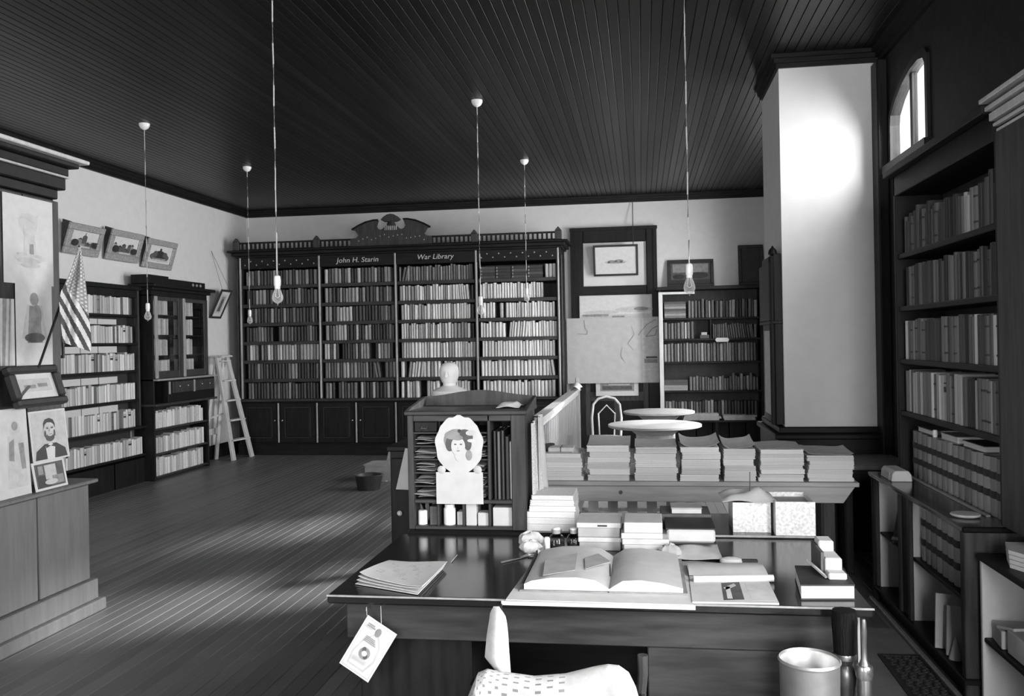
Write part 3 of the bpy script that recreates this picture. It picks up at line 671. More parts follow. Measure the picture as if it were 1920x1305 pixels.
# long plain table carrying the pamphlet stacks
t = thing('trestle_table', 'long pale wooden table carrying the pamphlet stacks', 'table', (.28, 5.8, 0))
B('table_top', 'light_wood', t, -.70, 1.262, 5.43, 6.18, .748, .775, .003)
mb = MB().prism([(-.68, .748), (1.245, .748), (1.175, .648), (-.68, .648)], 'y', 5.455, 5.485); mb.build('apron', 'light_wood', t, bevel=.002)
MB().prism([(-.68, .748), (1.245, .748), (1.175, .648), (-.68, .648)], 'y', 6.13, 6.15).build('apron', 'light_wood', t)
for x in (-.60, 1.10):
    for y in (5.53, 6.10): B('leg', 'brown_wood', t, x - .035, x + .035, y - .035, y + .035, 0, .748)
MB().lathe([(.012, 0), (.012, .006)], (0, 0, 0), 10, mt=Matrix.Translation((-.145, 5.455, .705)) @ Matrix.Rotation(PI / 2, 4, 'X')).build('knob', 'ink_dark', t)
# white slatted bench seen under the table
t = thing('slatted_bench', 'white slatted bench back half hidden under the pamphlet table', 'bench', (.2, 6.5, 0))
for k in range(6):
    p0, p1 = atY(1103 + k * 36.6, 945, 6.36), atY(1122 + k * 36.6, 945, 6.36)
    MB().box(p0.x, p1.x, 6.36, 6.375, .22, .74).build('slat', 'white_paint', t)
xa, xb = atY(1090, 945, 6.36).x, atY(1310, 945, 6.36).x
for z in (.20, .72): B('rail', 'white_paint', t, xa, xb, 6.377, 6.41, z - .03, z + .03)
B('seat', 'white_paint', t, xa, xb, 6.41, 6.75, .40, .425)
for x in (xa + .02, xb - .02):
    for y in (6.39, 6.73): B('leg', 'white_paint', t, x - .02, x + .02, y - .018, y + .018, 0, .40 if y > 6.5 else .17)
# balustrade
t = thing('balustrade', 'white slatted balustrade running back beside the round tables', 'railing', (-.93, 9.9, 0))
B('handrail', 'railing_paint', t, -1.0, -.87, 6.92, 12.50, .925, .97, .012); B('bottom_rail', 'railing_paint', t, -.965, -.905, 6.95, 12.48, .05, .11)
B('under_rail', 'railing_paint', t, -.97, -.90, 6.95, 12.48, .875, .925)
pk = mesh_only(MB().box(-.0025, .0025, -.017, .017, 0, .77), 'picket', ['railing_paint'])
for k in range(50): link('picket', pk, Vector((-.935, 7.04 + k * .108, .108)) - OFF[t.name], parent=t)
for y in (6.93, 12.47): B('newel_post', 'railing_paint', t, -.985, -.885, y - .05, y + .05, 0, .93)
# round pale tables
def round_table(c, r, label):
    t = thing('round_table', label, 'table', c, group='round tables by the balustrade')
    x, y, z = c
    MB().lathe([(r - .02, .70), (r, .71), (r, .73), (r - .01, .735)], (x, y, 0), 48).build('table_top', 'table_paint', t, smooth=True)
    MB().lathe([(.24, .0), (.25, .03), (.22, .06), (.20, .1), (.20, .62), (.30, .70)], (x, y, 0), 24).build('drum', 'light_wood', t, smooth=True)
    MB().lathe([(.34, .0), (.34, .03), (.30, .05)], (x, y, 0), 24).build('base', 'dark_wood', t)
round_table((.20, 11.27, 0), .45, 'farther and smaller pale round table behind the pamphlet stacks')
round_table((.122, 9.56, 0), .50, 'nearer and wider pale round table behind the pamphlet stacks')
# bent-hoop chair
t = thing('hoop_back_chair', 'pale bent-hoop chair drawn up to the round tables', 'chair', (-.44, 10.55, 0))
cx, cy = -.44, 10.55
MB().lathe([(.19, .46), (.205, .475), (.20, .49)], (cx, cy, 0), 20).build('seat', 'light_wood', t, smooth=True)
pts = [(cx - .17, cy + .14, .48), (cx - .18, cy + .19, .70), (cx - .16, cy + .215, .86), (cx - .10, cy + .225, .93), (cx, cy + .23, .955), (cx + .10, cy + .225, .93), (cx + .16, cy + .215, .86), (cx + .18, cy + .19, .70), (cx + .17, cy + .14, .48)]
MB().tube(pts, .015, 8).build('back_hoop', 'ladder_wood', t, smooth=True)
MB().tube([(cx - .09, cy + .15, .48), (cx - .10, cy + .2, .75), (cx, cy + .215, .85), (cx + .10, cy + .2, .75), (cx + .09, cy + .15, .48)], .010, 8).build('inner_hoop', 'ladder_wood', t, smooth=True)
for sx in (-1, 1):
    for sy in (-1, 1): MB().tube([(cx + sx * .13, cy + sy * .12, .47), (cx + sx * .19, cy + sy * .18, 0)], .017, 8, r2=.013).build('leg', 'ladder_wood', t, smooth=True)
for sy in (-1, 1): MB().tube([(cx - .165, cy + sy * .155, .22), (cx + .165, cy + sy * .155, .22)], .011, 8).build('stretcher', 'ladder_wood', t, smooth=True)
# dark cupboard behind the desk hutch
t = thing('dark_cupboard', 'narrow dark cupboard standing behind the desk hutch', 'cupboard', (-1.3, 5.15, 0))
B('body', 'dark_wood', t, -1.475, -1.12, 4.98, 5.38, 0, 1.02); B('top_board', 'dark_wood_h', t, -1.49, -1.10, 4.96, 5.4, 1.02, 1.05)
for a, b in ((-1.465, -1.30), (-1.29, -1.13)):
    dr = B('door', 'dark_wood', t, a, b, 4.962, 4.98, .05, .98)
    MB().lathe([(.010, 0), (.016, .012), (.008, .022)], (0, 0, 0), 10, mt=Matrix.Translation(((a + .05) if a < -1.4 else b - .10, 4.962, .66)) @ Matrix.Rotation(PI / 2, 4, 'X')).build('knob', 'porcelain', dr)
# ================================================================== BOOKS
def book_poly(w, d, rs=.18):
    """plan of a book: rounded spine at y = 0, fore edge at y = d"""
    b = min(w * rs, .012)
    return [(-w / 2, d), (-w / 2, b), (-w * .32, b * .35), (0, 0), (w * .32, b * .35), (w / 2, b), (w / 2, d)]
def book_mesh(name, cover, bands=()):
    """unit book (1 thick, 1 deep, 1 high): cover with a recessed page block"""
    mb = MB(); P = [(-.5, 1), (-.5, .06), (-.3, .015), (0, 0), (.3, .015), (.5, .06), (.5, 1)]
    n = len(P)
    vs = [(x, y, 0) for x, y in P] + [(x, y, 1) for x, y in P]
    mb.add(vs, [(i, i + 1, n + i + 1, n + i) for i in range(n - 1)], 0)
    mb.add(vs, [(n - 1, 0, n, 2 * n - 1)], 1)
    inn = [(-.38, 1), (-.38, .10), (.38, .10), (.38, 1)]
    mb.add([(x, y, .985) for x, y in inn] + [(x, y, 1) for x, y in inn], [(0, 3, 2, 1)[::-1]], 1)
    top = [(x, y, 1) for x, y in P] + [(x, y, 1) for x, y in inn]
    mb.add(top, [(0, 1, 8, 7), (1, 2, 3, 4, 5, 9, 8), (5, 6, 10, 9)], 0)
    mb.add([(x, y, 0) for x, y in P], [tuple(range(n))[::-1]], 1)
    for z0, z1 in bands:
        Q = [(-.5, .055), (-.3, .0), (0, -.016), (.3, .0), (.5, .055)]; k = len(Q)
        mb.add([(x, y, z0) for x, y in Q] + [(x, y, z1) for x, y in Q], [(i, i + 1, k + i + 1, k + i) for i in range(k - 1)], 2)
    return mesh_only(mb, name, [cover, 'page_edges', 'ink_black'])
BM = {k: book_mesh('book_' + k, 'cover_' + k) for k in ('light', 'mid', 'dark')}
BM['label'] = book_mesh('book_label', 'cover_light', ((.62, .74), (.80, .83)))
BM['midlabel'] = book_mesh('book_midlabel', 'cover_mid', ((.18, .22), (.76, .80)))
ROT = {'right': -PI / 2, 'left': PI / 2, 'back': 0.0}
NBOOK = [0]
ORD = ['first', 'second', 'third', 'fourth', 'fifth', 'sixth', 'seventh', 'eighth', 'ninth', 'tenth', 'eleventh', 'twelfth', 'thirteenth', 'fourteenth', 'fifteenth', 'sixteenth', 'seventeenth', 'eighteenth', 'nineteenth', 'twentieth']
ORD += ['twenty-' + o for o in ORD[:9]] + ['thirtieth'] + ['thirty-' + o for o in ORD[:9]] + ['fortieth'] + ['forty-' + o for o in ORD[:9]]
def row(side, a0, a1, spine, z, hm, hv, wm, wv, depth, tones, labels, group, gaps=(), lean=.0, seed=1):
    """books standing side by side from a0 to a1 along the shelf; labels: tone -> label"""
    r = random.Random(seed); a = a0; made = []
    while a < a1 - .012:
        w = max(.014, r.gauss(wm, wv)); h = min(hm + 2.2 * hv, max(hm - 2 * hv, r.gauss(hm, hv)))
        if a + w > a1: break
        if any(g0 < a + w / 2 < g1 for g0, g1 in gaps): a += w; continue
        tn = tones(r, (a - a0) / (a1 - a0)); key = tn
        if tn == 'light' and r.random() < .05: key = 'label'
        if tn == 'mid' and r.random() < .4: key = 'midlabel'
        d = depth * r.uniform(.88, 1.0); c = a + w / 2; jit = r.uniform(0, .008)
        loc = {'right': (spine + jit, c, z), 'left': (spine - jit, c, z), 'back': (c, spine + jit, z)}[side]
        made.append((tn, link('book', BM[key], loc, rot=(0, r.uniform(-lean, lean), ROT[side]), sc=(w * .90, d, h), cat='book', group=group)))
        NBOOK[0] += 1
        a += w
    if side == 'left': made.reverse()
    for k, (tn, o) in enumerate(made): o['label'] = labels[tn] % ORD[k]
def mostly(*pairs):
    def f(r, u):
        x = r.random(); s = 0
        for k, p in pairs:
            s += p
            if x < s: return k
        return pairs[-1][0]
    return f
# tall bookcase on the right wall: four shelves
TN = {'light': 'pale-spined', 'mid': 'grey-spined', 'dark': 'dark-spined'}
def shelf_labels(end, place): return {k: v + ' book, %s from the ' + end + ' on the ' + place for k, v in TN.items()}
for i, (z, hm, hv, wm, tones, nm) in enumerate((
        (2.14, .21, .022, .047, mostly(('dark', .62), ('mid', .28), ('light', .10)), 'top'),
        (1.82, .235, .010, .044, mostly(('dark', .55), ('mid', .4), ('light', .05)), 'second'),
        (1.50, .235, .007, .044, mostly(('dark', .35), ('mid', .55), ('light', .10)), 'third'),
        (1.185, .245, .006, .043, mostly(('mid', .55), ('light', .40), ('dark', .05)), 'fourth'))):
    lb = shelf_labels('pilaster', '%s shelf of the corniced bookcase' % nm)
    row('right', 4.16, 5.64, 1.585, z, hm, hv, wm, .007, .20, tones, lb, 'books on the %s shelf of the corniced bookcase' % nm, lean=.004, seed=20 + i)
# left wall bookcase, six shelves
for i, (z, hm, tones, nm, y1) in enumerate((
        (LSH[0], .20, mostly(('light', .97), ('mid', .03)), 'lowest', 10.02),
        (LSH[1], .21, mostly(('light', .85), ('mid', .08), ('dark', .07)), 'fifth', 9.92),
        (LSH[2], .195, mostly(('light', .95), ('mid', .05)), 'fourth', 9.93),
        (LSH[3], .20, mostly(('light', .92), ('mid', .08)), 'third', 9.93),
        (LSH[4], .20, mostly(('light', .9), ('mid', .1)), 'second', 9.93),
        (LSH[5], .205, mostly(('light', .75), ('mid', .2), ('dark', .05)), 'top', 9.92))):
    lb = shelf_labels('secretary', '%s shelf of the wall bookcase' % nm)
    row('left', 8.52 if i < 4 else 8.72, y1, -6.135 if i else -6.11, z, hm, .008, .050, .009, .115, tones, lb, 'books on the %s shelf of the wall bookcase' % nm, gaps=((9.58, 9.66),) if i == 1 else (), lean=.006, seed=40 + i)
# pale card files lying along the top of four of those rows
cf = mesh_only(MB().box(-.05, .05, -.5, .5, 0, 1), 'card_file', ['paper_mid'])
for z, nm in ((LSH[4], 'second'), (LSH[3], 'third'), (LSH[2], 'fourth'), (LSH[1], 'fifth')):
    for k, (a, b) in enumerate(((8.55, 8.86), (8.87, 9.18), (9.19, 9.55))):
        ps = ('nearest the flag', 'in the middle', 'nearest the secretary')[k]
        link('card_file', cf, (-6.19, (a + b) / 2, z + .216), sc=(1, b - a - .006, .062 if z > 1.5 else .075), label='flat pale card file %s, lying on books of the %s wall shelf' % (ps, nm), cat='file box', group='card files on the wall bookcase')
# big banded ledgers on the ledge of the right-hand unit
t0 = None
bandm = mesh_only(MB().prism([(-.5, .055), (-.3, -.004), (0, -.020), (.3, -.004), (.5, .055), (.5, .3), (-.5, .3)], 'z', 0, 1), 'band', ['ink_black'])
body = book_mesh('ledger', 'cover_banded')
y = 4.24; k = 0; r = random.Random(3)
while y < 5.56:
    w = r.uniform(.074, .09); h = .275 + r.uniform(-.004, .004); d = .19
    lg = thing('ledger', 'tall banded ledger, %s from the pilaster in the row on the polished ledge' % ORD[k], 'book', (1.60, y + w / 2, .796), group='banded ledgers on the ledge', local=True)
    lg.rotation_euler = (0, 0, -PI / 2)
    link('cover', body, (0, 0, 0), parent=lg, sc=(w * .97, d, h))
    for z0 in (.085, .175): link('band', bandm, (0, 0, z0), parent=lg, sc=(w * .975, d * .5, .034))
    k += 1; y += w; NBOOK[0] += 1
# the same ledgers in the bay below
y = 4.40; k = 0; r = random.Random(5)
while y < 4.93:
    w = r.uniform(.07, .085); h = .285
    lg = thing('ledger', 'tall banded ledger, %s from the near end of the bay below the ledge' % ORD[k], 'book', (1.46, y + w / 2, .446), group='banded ledgers in the low bay', local=True)
    lg.rotation_euler = (0, 0, -PI / 2)
    link('cover', body, (0, 0, 0), parent=lg, sc=(w * .97, .22, h))
    for z0 in (.08, .185): link('band', bandm, (0, 0, z0), parent=lg, sc=(w * .975, .11, .034))
    k += 1; y += w; NBOOK[0] += 1
# all the rest: the far bookcases and the secretary, too many and too small to pick apart
SB = MB()
def sbook(side, c, spine, z, w, d, h, tone, lean=0.0):
    P = [(-w * .42, d), (-w * .44, w * .30), (-w * .30, w * .09), (0, 0), (w * .30, w * .09), (w * .44, w * .30), (w * .42, d)]
    mt = Matrix.Translation({'left': (spine, c, z), 'back': (c, spine, z)}[side]) @ Matrix.Rotation(ROT[side], 4, 'Z') @ Matrix.Rotation(lean, 4, 'Y')
    SB.prism(P, 'z', 0, h, tone, mt)
def srow(side, a0, a1, spine, z, hm, hv, wm, wv, depth, tone, gaps=(), seed=1, lean=.0, leans=()):
    r = random.Random(seed); a = a0
    while a < a1 - .01:
        w = max(.014, r.gauss(wm, wv))
        if a + w > a1: break
        u = (a - a0) / (a1 - a0)
        if any(g0 < u < g1 for g0, g1 in gaps): a += w; continue
        le = r.uniform(-lean, lean)
        for g0, g1, v in leans:
            if g0 < u < g1: le = v
        sbook(side, a + w / 2, spine + (r.uniform(0, .012) * (1 if side == 'back' else -1)), z, w * (.9 if le and abs(le) > .03 else 1), depth, max(.1, r.gauss(hm, hv)), tone(r, u), le); a += w
ch = lambda *o: (lambda r, u: r.choice(o))
for b in range(4):
    x0, x1 = DIV[b] + .04, DIV[b + 1] - .035
    for i, z in enumerate(BSH):
        sd = 100 + b * 10 + i; hm = .235 if i in (0, 1, 2) else .222; top = i == 6
        if b == 0: tone = ch(0, 0, 0, 1, 1, 2, 3) if i not in (2,) else ch(2, 3, 4, 4, 1, 5)
        elif b == 1: tone = ch(0, 0, 1, 2, 3, 4) if i != 2 else ch(0, 1, 3, 5, 5, 6)
        elif b == 2: tone = ch(5, 6, 6, 4, 6, 3) if i < 6 else ch(2, 2, 3)
        else: tone = ch(5, 6, 6, 6, 4)
        gaps = {(2, 0): ((0, .06), (.22, .30), (.50, .56)), (2, 1): ((.52, .60),), (3, 4): ((.16, .25), (.29, .33)), (3, 5): ((.8, 1.0),), (0, 3): ((.36, .42),), (1, 0): ((.12, .17), (.42, .5)), (1, 2): ((.18, .23), (.62, .7)), (0, 2): ((.14, .2),)}.get((b, i), ())
        leans = {(2, 1): ((.06, .28, .12),), (3, 1): ((.86, 1, -.13),), (3, 3): ((.36, .6, .10),), (2, 5): ((.8, .95, -.08),), (2, 6): ((0, .10, .2),), (1, 1): ((.68, .78, -.16),)}.get((b, i), ())
        if leans: gaps = tuple(gaps) + tuple((g0 - .035, g0, ) if v > 0 else (g1, g1 + .03) for g0, g1, v in leans)
        x1e = x1 - (.06 if b == 2 and i in (0, 1, 3, 4, 5) else 0)
        if (b, i) == (3, 6):
            r = random.Random(9)
            for k in range(4):
                for q in range(4):
                    xa = x0 + .01 + k * .235; SB.box(xa, xa + .225, yu + .05, yu + .22, z + q * .046, z + q * .046 + .043, r.choice((0, 1, 0)))
                    SB.box(xa + .01, xa + .03, yu + .047, yu + .05, z + q * .046 + .01, z + q * .046 + .033, 3)
            srow('back', x0 + .97, x1, yu + .06, z, .2, .004, .055, .002, .17, ch(5, 6), seed=sd)
        else:
            wm = .050 if b in (0, 1) else (.041 if i not in (0, 1) else .050)
            srow('back', x0 + (.02 if not gaps else 0), x1e, yu + .05, z, hm, .006 if b < 2 else .010, wm, .008, .17, tone, gaps, sd, .012, leans)
        if x1e < x1: srow('back', x1e + .005, x1, yu + .07, z, hm * .95, .004, .03, .003, .15, ch(1, 2), seed=sd + 500)
for i, z in enumerate(PSH):          # plain bookcase
    xa, xb = px0 + .065, px1 - .06
    if i == 4:
        for k in range(7): SB.box(xa + .02, xa + .33, yf2 + .05, yf2 + .22, z + k * .035, z + k * .035 + .033, (2, 3, 2, 1, 3, 2, 1)[k])
        srow('back', xa + .36, xb, yf2 + .05, z, .25, .012, .045, .012, .18, ch(0, 0, 1, 2, 3), seed=200 + i, lean=.02)
    elif i == 3:
        srow('back', xa, xa + .50, yf2 + .05, z, .235, .008, .05, .008, .18, ch(1, 2, 2, 4), seed=200 + i)
        SB.box(xa + .53, .98, yf2 + .05, yf2 + .2, z, z + .05, 1); SB.box(xa + .55, .95, yf2 + .05, yf2 + .2, z + .05, z + .09, 4)
        srow('back', 1.03, xb, yf2 + .05, z, .205, .006, .032, .005, .16, ch(1, 2, 2), seed=210, leans=((.3, .9, -.12),))
    elif i == 1:
        for k in range(4): SB.box(xa, xa + .34, yf2 + .05, yf2 + .24, z + k * .04, z + k * .04 + .038, (3, 3, 1, 1)[k])
        srow('back', xa + .36, xb, yf2 + .05, z, .20, .02, .042, .006, .18, ch(1, 2, 2, 3), seed=206)
    else: srow('back', xa, xb, yf2 + .05, z, .265, .006, .045, .006, .18, ch(1, 2, 2, 3) if i else ch(0, 1, 2, 3), seed=200 + i)
for i, z in enumerate((1.292, 1.557, 1.817, 2.072)):          # secretary, behind the glass
    for q, (a, b) in enumerate(((10.16, 10.52), (10.83, 11.16))):
        srow('left', a, b, -6.02, z, .205, .004, .042, .005, .12, ch(5, 5, 4, 6), seed=300 + i * 2 + q)
for i, z in enumerate((.05, .335, .645)):
    srow('left', 10.11, 11.38, -6.01, z, (.215, .20, .205)[i], .012, .045, .012, .14, ch(5, 5, 6, 4), seed=320 + i, lean=.015)
SB.build('book_rows', ['spine_%d' % i for i in range(7)], label='close-packed rows of small bound volumes filling the far bookcases', cat='books', kind='stuff')
# ================================================================== PAMPHLET STACKS
def pamphlet_mesh(w, d, h, sag, seed):
    r = random.Random(seed); ph = r.uniform(0, 6)
    def top(u, v): return ((u - .5) * w, (v - .5) * d, h + sag * math.cos((u - .5) * 3.1 + ph * .2) * .5 + .0015 * math.sin(9 * u + ph) )
    return mesh_only(MB().sheet(top, 6, 3, h, 0), 'pamphlet', ['pamphlet'])
PM = [pamphlet_mesh(1, 1, .0, 0, k) for k in range(1)]
def slab_mesh(seed, layers):
    """a thick pamphlet or bundle of sheets: folded spine, uneven leaf edges"""
    r = random.Random(seed); mb = MB(); n = 7
    for k in range(layers):
        z0, z1 = k / layers, (k + .90) / layers; e = [r.uniform(0, .02) for _ in range(4)]
        P = [(-.5 + e[0], -.5 + e[1]), (.5 - e[2], -.5 + e[1] * .5), (.5 - e[2], .5 - e[3]), (-.5 + e[0], .5 - e[3])]
        mb.prism(P, 'z', z0, z1)
    return mesh_only(mb, 'pamphlet', ['pamphlet'])
SL = [slab_mesh(k, 6) for k in range(5)]
WORD = ['bottom', 'second', 'third', 'fourth', 'fifth', 'sixth', 'seventh', 'eighth', 'ninth', 'tenth']
stacks = [  # x0, x1, height, pieces, what tells it apart
    (-.665, -.375, .165, 6, 'leftmost stack by the balustrade post'), (-.350, -.080, .215, 6, 'tall second stack of the pamphlet table'), (-.058, .205, .205, 5, 'third stack of the pamphlet table'),
    (.222, .462, .205, 5, 'middle stack of the pamphlet table'), (.478, .672, .195, 6, 'narrow curled stack of the pamphlet table'), (.688, .958, .19, 8, 'sixth stack of the pamphlet table'), (.972, 1.245, .155, 6, 'rightmost stack in front of the pier')]
for si, (x0, x1, H, n, where) in enumerate(stacks):
    r = random.Random(si + 60); z = .776; cx = (x0 + x1) / 2
    hs = [r.uniform(.7, 1.3) for _ in range(n)]; sm = sum(hs)
    for k in range(n):
        h = H * hs[k] / sm; w = (x1 - x0) * r.uniform(.93, 1.0)
        nm = 'top' if k == n - 1 else WORD[k]
        link('pamphlet_bundle', SL[(k + si) % 5], (cx + r.uniform(-.006, .006), 5.61 + r.uniform(-.01, .01), z), rot=(0, 0, r.uniform(-.02, .02)), sc=(w, .31, h), label='%s pamphlet bundle in the %s' % (nm if nm in ('top', 'bottom') else nm + ' from bottom', where), cat='papers', group='pamphlet bundles, ' + where)
        z += h + .0005
    # a loose cover curling on top
    if si in (1, 2, 3, 4, 5, 6):
        cu = {1: .028, 2: .015, 3: .03, 4: .03, 5: .012, 6: .016}[si]
        def fn(u, v, cx=cx, w=(x1 - x0) * .98, z=z, cu=cu, si=si): return (cx + (u - .5) * w, 5.47 + v * .29, z + .002 + cu * (v ** 2) + (cu * .8 * (2 * u - 1) ** 4 if si in (3, 4, 6) else 0) + .004 * math.sin(u * 5 + si))
        mb = MB().sheet(fn, 10, 6, .0012); mb.build('loose_cover', 'paper_mid' if si != 1 else 'cover_cloth', smooth=True, label='curled grey cover lying on the %s' % where, cat='paper', group='loose covers on the stacks')
# tied packet on the leftmost stack
zt = .776 + .165 + .004
t = thing('tied_packet', 'small string-tied packet on the leftmost pamphlet stack', 'packet', (-.52, 5.6, zt))
MB().box(-.60, -.44, 5.52, 5.66, zt, zt + .028).build('wrapper', 'paper_mid', t, bevel=.004)
MB().box(-.523, -.517, 5.518, 5.662, zt - .001, zt + .0295).build('string', 'ink_dark', t)
MB().prism([(-.63, 5.50), (-.655, 5.60), (-.60, 5.69), (-.57, 5.66)], 'z', zt, zt + .04).build('dark_notebook', 'ink_black', label='black notebook lying behind the tied packet', cat='notebook')
# newspapers on the low shelf of the plain bookcase
for k in range(7):
    xa, xb = (.55, 1.12) if k < 4 else (1.14, 1.62)
    zz = .461 + (k if k < 4 else k - 4) * .024
    MB().box(xa + rnd.uniform(0, .05), xb - rnd.uniform(0, .05), 12.92, 13.2, zz + .0, zz + .022).build('folded_newspaper', 'paper_grey', label='%s folded newspaper of the %s pile on the low shelf behind the round tables' % (('bottom', 'second', 'third', 'top')[k] if k < 4 else ('bottom', 'middle', 'top')[k - 4], 'taller' if k < 4 else 'lower'), cat='newspaper', group='newspapers on the low shelf')
# shelf carrying them
t = thing('low_shelf_board', 'dark low shelf board under the newspapers behind the round tables', 'shelf', (1.1, 13.0, 0))
MB().box(.40, 1.70, 12.88, 13.04, .435, .46).build('board', 'dark_wood_h', t)
for x in (.45, 1.05, 1.65): MB().box(x - .02, x + .02, 12.90, 12.94, 0, .435).build('leg', 'dark_wood', t)
# ================================================================== PICTURES, PRINTS, MAP, FLAG
TILT = 'gilt-framed pictures tilted out from the pale wall'
for k, (tl, tr, bl, br, lab, sh) in enumerate((
        ((128, 415), (192, 428), (118, 474), (184, 483), 'gilt-framed view with a tall dome, nearest the cabinet on the pale wall', town(4, dome=True)),
        ((208, 428), (266, 441), (198, 486), (258, 494), 'gilt-framed view of a block of buildings, middle of three on the pale wall', town(8)),
        ((275, 445), (328, 455), (267, 500), (321, 508), 'gilt-framed view of a many-roofed mansion, nearest the hanging print', [(rect(0, 0, 1, 1), 0), (ell(.5, .35, .42, .28), 3), (ell(.5, .42, .26, .3), 4), (rect(.46, .6, .54, .85), 4), (ell(.3, .5, .1, .18), 3), (ell(.72, .5, .1, .16), 3), (rect(.2, .2, .8, .28), 2), (ell(.5, .14, .44, .06), 1)]))):
    top = -6.14; bot = -6.25
    a = atX(*bl, bot); b = atX(*br, bot); c = atX(*tl, top); a.z = b.z = (a.z + b.z) / 2
    fr = framed('tilted_picture', lab, a, b, c + (a - c) * 0, .075, .03, 'gilt', sh, group=TILT)
    w_, h_ = (b - a).length, (c - a).length
    MB().prism([(0, -.03), (h_, -.03), (h_, -.03 - .10), (0, -.035)], 'x', .02, .05).build('gap_shade', 'ink_black', fr)  # black wedge stands in for the shadowed gap behind the picture
# small framed print hung on wires in the corner by the stepladder
a = atX(394, 594, -6.27); b = atX(414, 600, -6.27); zb_ = (a.z + b.z) / 2
kx = atY(417, 543, a.y)
a = Vector((-6.27, a.y, zb_)); b = Vector((-6.27, b.y, zb_)); c = Vector((kx.x, a.y, kx.z))
fr = framed('hanging_print', 'small black-framed print hung on wires beside the secretary', a, b, c, .03, .02, 'ink_black', [(rect(0, 0, 1, 1), 1), (rect(.2, .1, .8, .9), 2), (ell(.5, .55, .2, .25), 3), (rect(.3, .1, .7, .4), 3)], mount=.05)
mi = fr.matrix_world.inverted(); nail = atX(396, 470, -6.285)
mb = MB(); w_ = (b - a).length; h_ = (c - a).length
for x in (.04, w_ - .04): mb.tube([mi @ nail, (x, h_ - .02, -.01)], .0025, 5)
mb.build('hanging_wires', 'wire', fr)
# papers pinned to the front of the tall cabinet
XP = -3.622
def on_cab(name, lab, x0, y0, x1, y1, shapes, X=XP, ground='sheet_white', **k):
    p = atX((x0 + x1) / 2, (y0 + y1) / 2, X); a = atX(x0, (y0 + y1) / 2, X); b = atX(x1, (y0 + y1) / 2, X)
    c = X; z0 = atX((x0 + x1) / 2, y1, X).z; z1 = atX((x0 + x1) / 2, y0, X).z
    return sheet_print(name, lab, (X, a.y, z0), (X, b.y, z0), (X, a.y, z1), shapes, ground, group='prints on the tall cabinet', **k)
on_cab('engraving_sheet', 'large white sheet with a faint engraved figure pinned high on the tall cabinet', 6, 370, 99, 533, [(rect(.03, .03, .97, .97), 0), ([(.30, .66), (.28, .74), (.36, .80), (.50, .815), (.62, .79), (.70, .82), (.68, .70), (.62, .56), (.40, .56)], 5), ([(.30, .715), (.34, .77), (.46, .765), (.56, .73), (.68, .71), (.56, .715), (.44, .75), (.36, .75)], 1), ([(.38, .64), (.42, .48), (.60, .48), (.64, .64), (.52, .68)], 7), ([(.40, .50), (.38, .22), (.66, .22), (.62, .50)], 7), ([(.50, .46), (.50, .20), (.60, .20), (.58, .47)], 2), (ell(.5, .30, .32, .05), 7), (ell(.48, .27, .24, .035), 1), (ell(.52, .22, .20, .03), 1), (ell(.36, .34, .10, .02), 1), (ell(.66, .33, .09, .02), 1)])
on_cab('robed_figure_print', 'tall print of a robed figure below the large engraved sheet', 30, 533, 98, 690, [(ell(.5, .82, .12, .08), 2), ([(.3, .75), (.7, .75), (.85, .35), (.15, .35)], 1), ([(.36, .74), (.62, .74), (.72, .3), (.3, .3)], 2), (ell(.5, .36, .28, .06), 3), (ell(.55, .62, .14, .14), 2)], X=-3.615)
on_cab('folded_drapery_print', 'grey drapery print at the picture edge below the engraving', 0, 560, 27, 686, [(rect(0, 0, 1, 1), 1), ([(.1, 0), (.3, 0), (.5, 1), (.2, 1)], 2), ([(.5, 0), (.62, 0), (.8, 1), (.66, 1)], 2), (rect(.8, 0, 1, 1), 0)], X=-3.618)
# narrow white card on the cabinet's end
t = thing('narrow_card_frame', 'narrow black-edged white card beside the flag staff', 'frame', (-3.60, 5.06, 1.7))
a = atY(100, 672, 5.075); b = atY(120, 578, 5.075)
MB().box(a.x, b.x, 5.06, 5.075, a.z, b.z).build('backing', 'ink_black', t); MB().box(a.x + .02, b.x - .012, 5.056, 5.06, a.z + .02, b.z - .015).build('card', 'sheet_white', t)
# black box frame tilted forward
a = atX(34, 757, -3.55); b = atX(122, 752, -3.55); c = atX(42, 684, -3.40); a.z = b.z = (a.z + b.z) / 2
a = Vector((-3.43, 4.42, 1.335)); b = Vector((-3.43, 4.84, 1.335)); c = Vector((-3.51, 4.42, 1.565))
framed('black_box_frame', 'deep black frame tilted forward over the portrait on the tall cabinet', a, b, c, .045, .05, 'ink_black', [(rect(0, 0, 1, 1), 0), (rect(.1, .3, .9, .8), 1), (rect(.2, .42, .5, .56), 2), (rect(.55, .46, .8, .60), 2), ([(.02, .05), (.1, .3), (.3, .55), (.38, .52), (.16, .24)], 3)], group='prints on the tall cabinet')
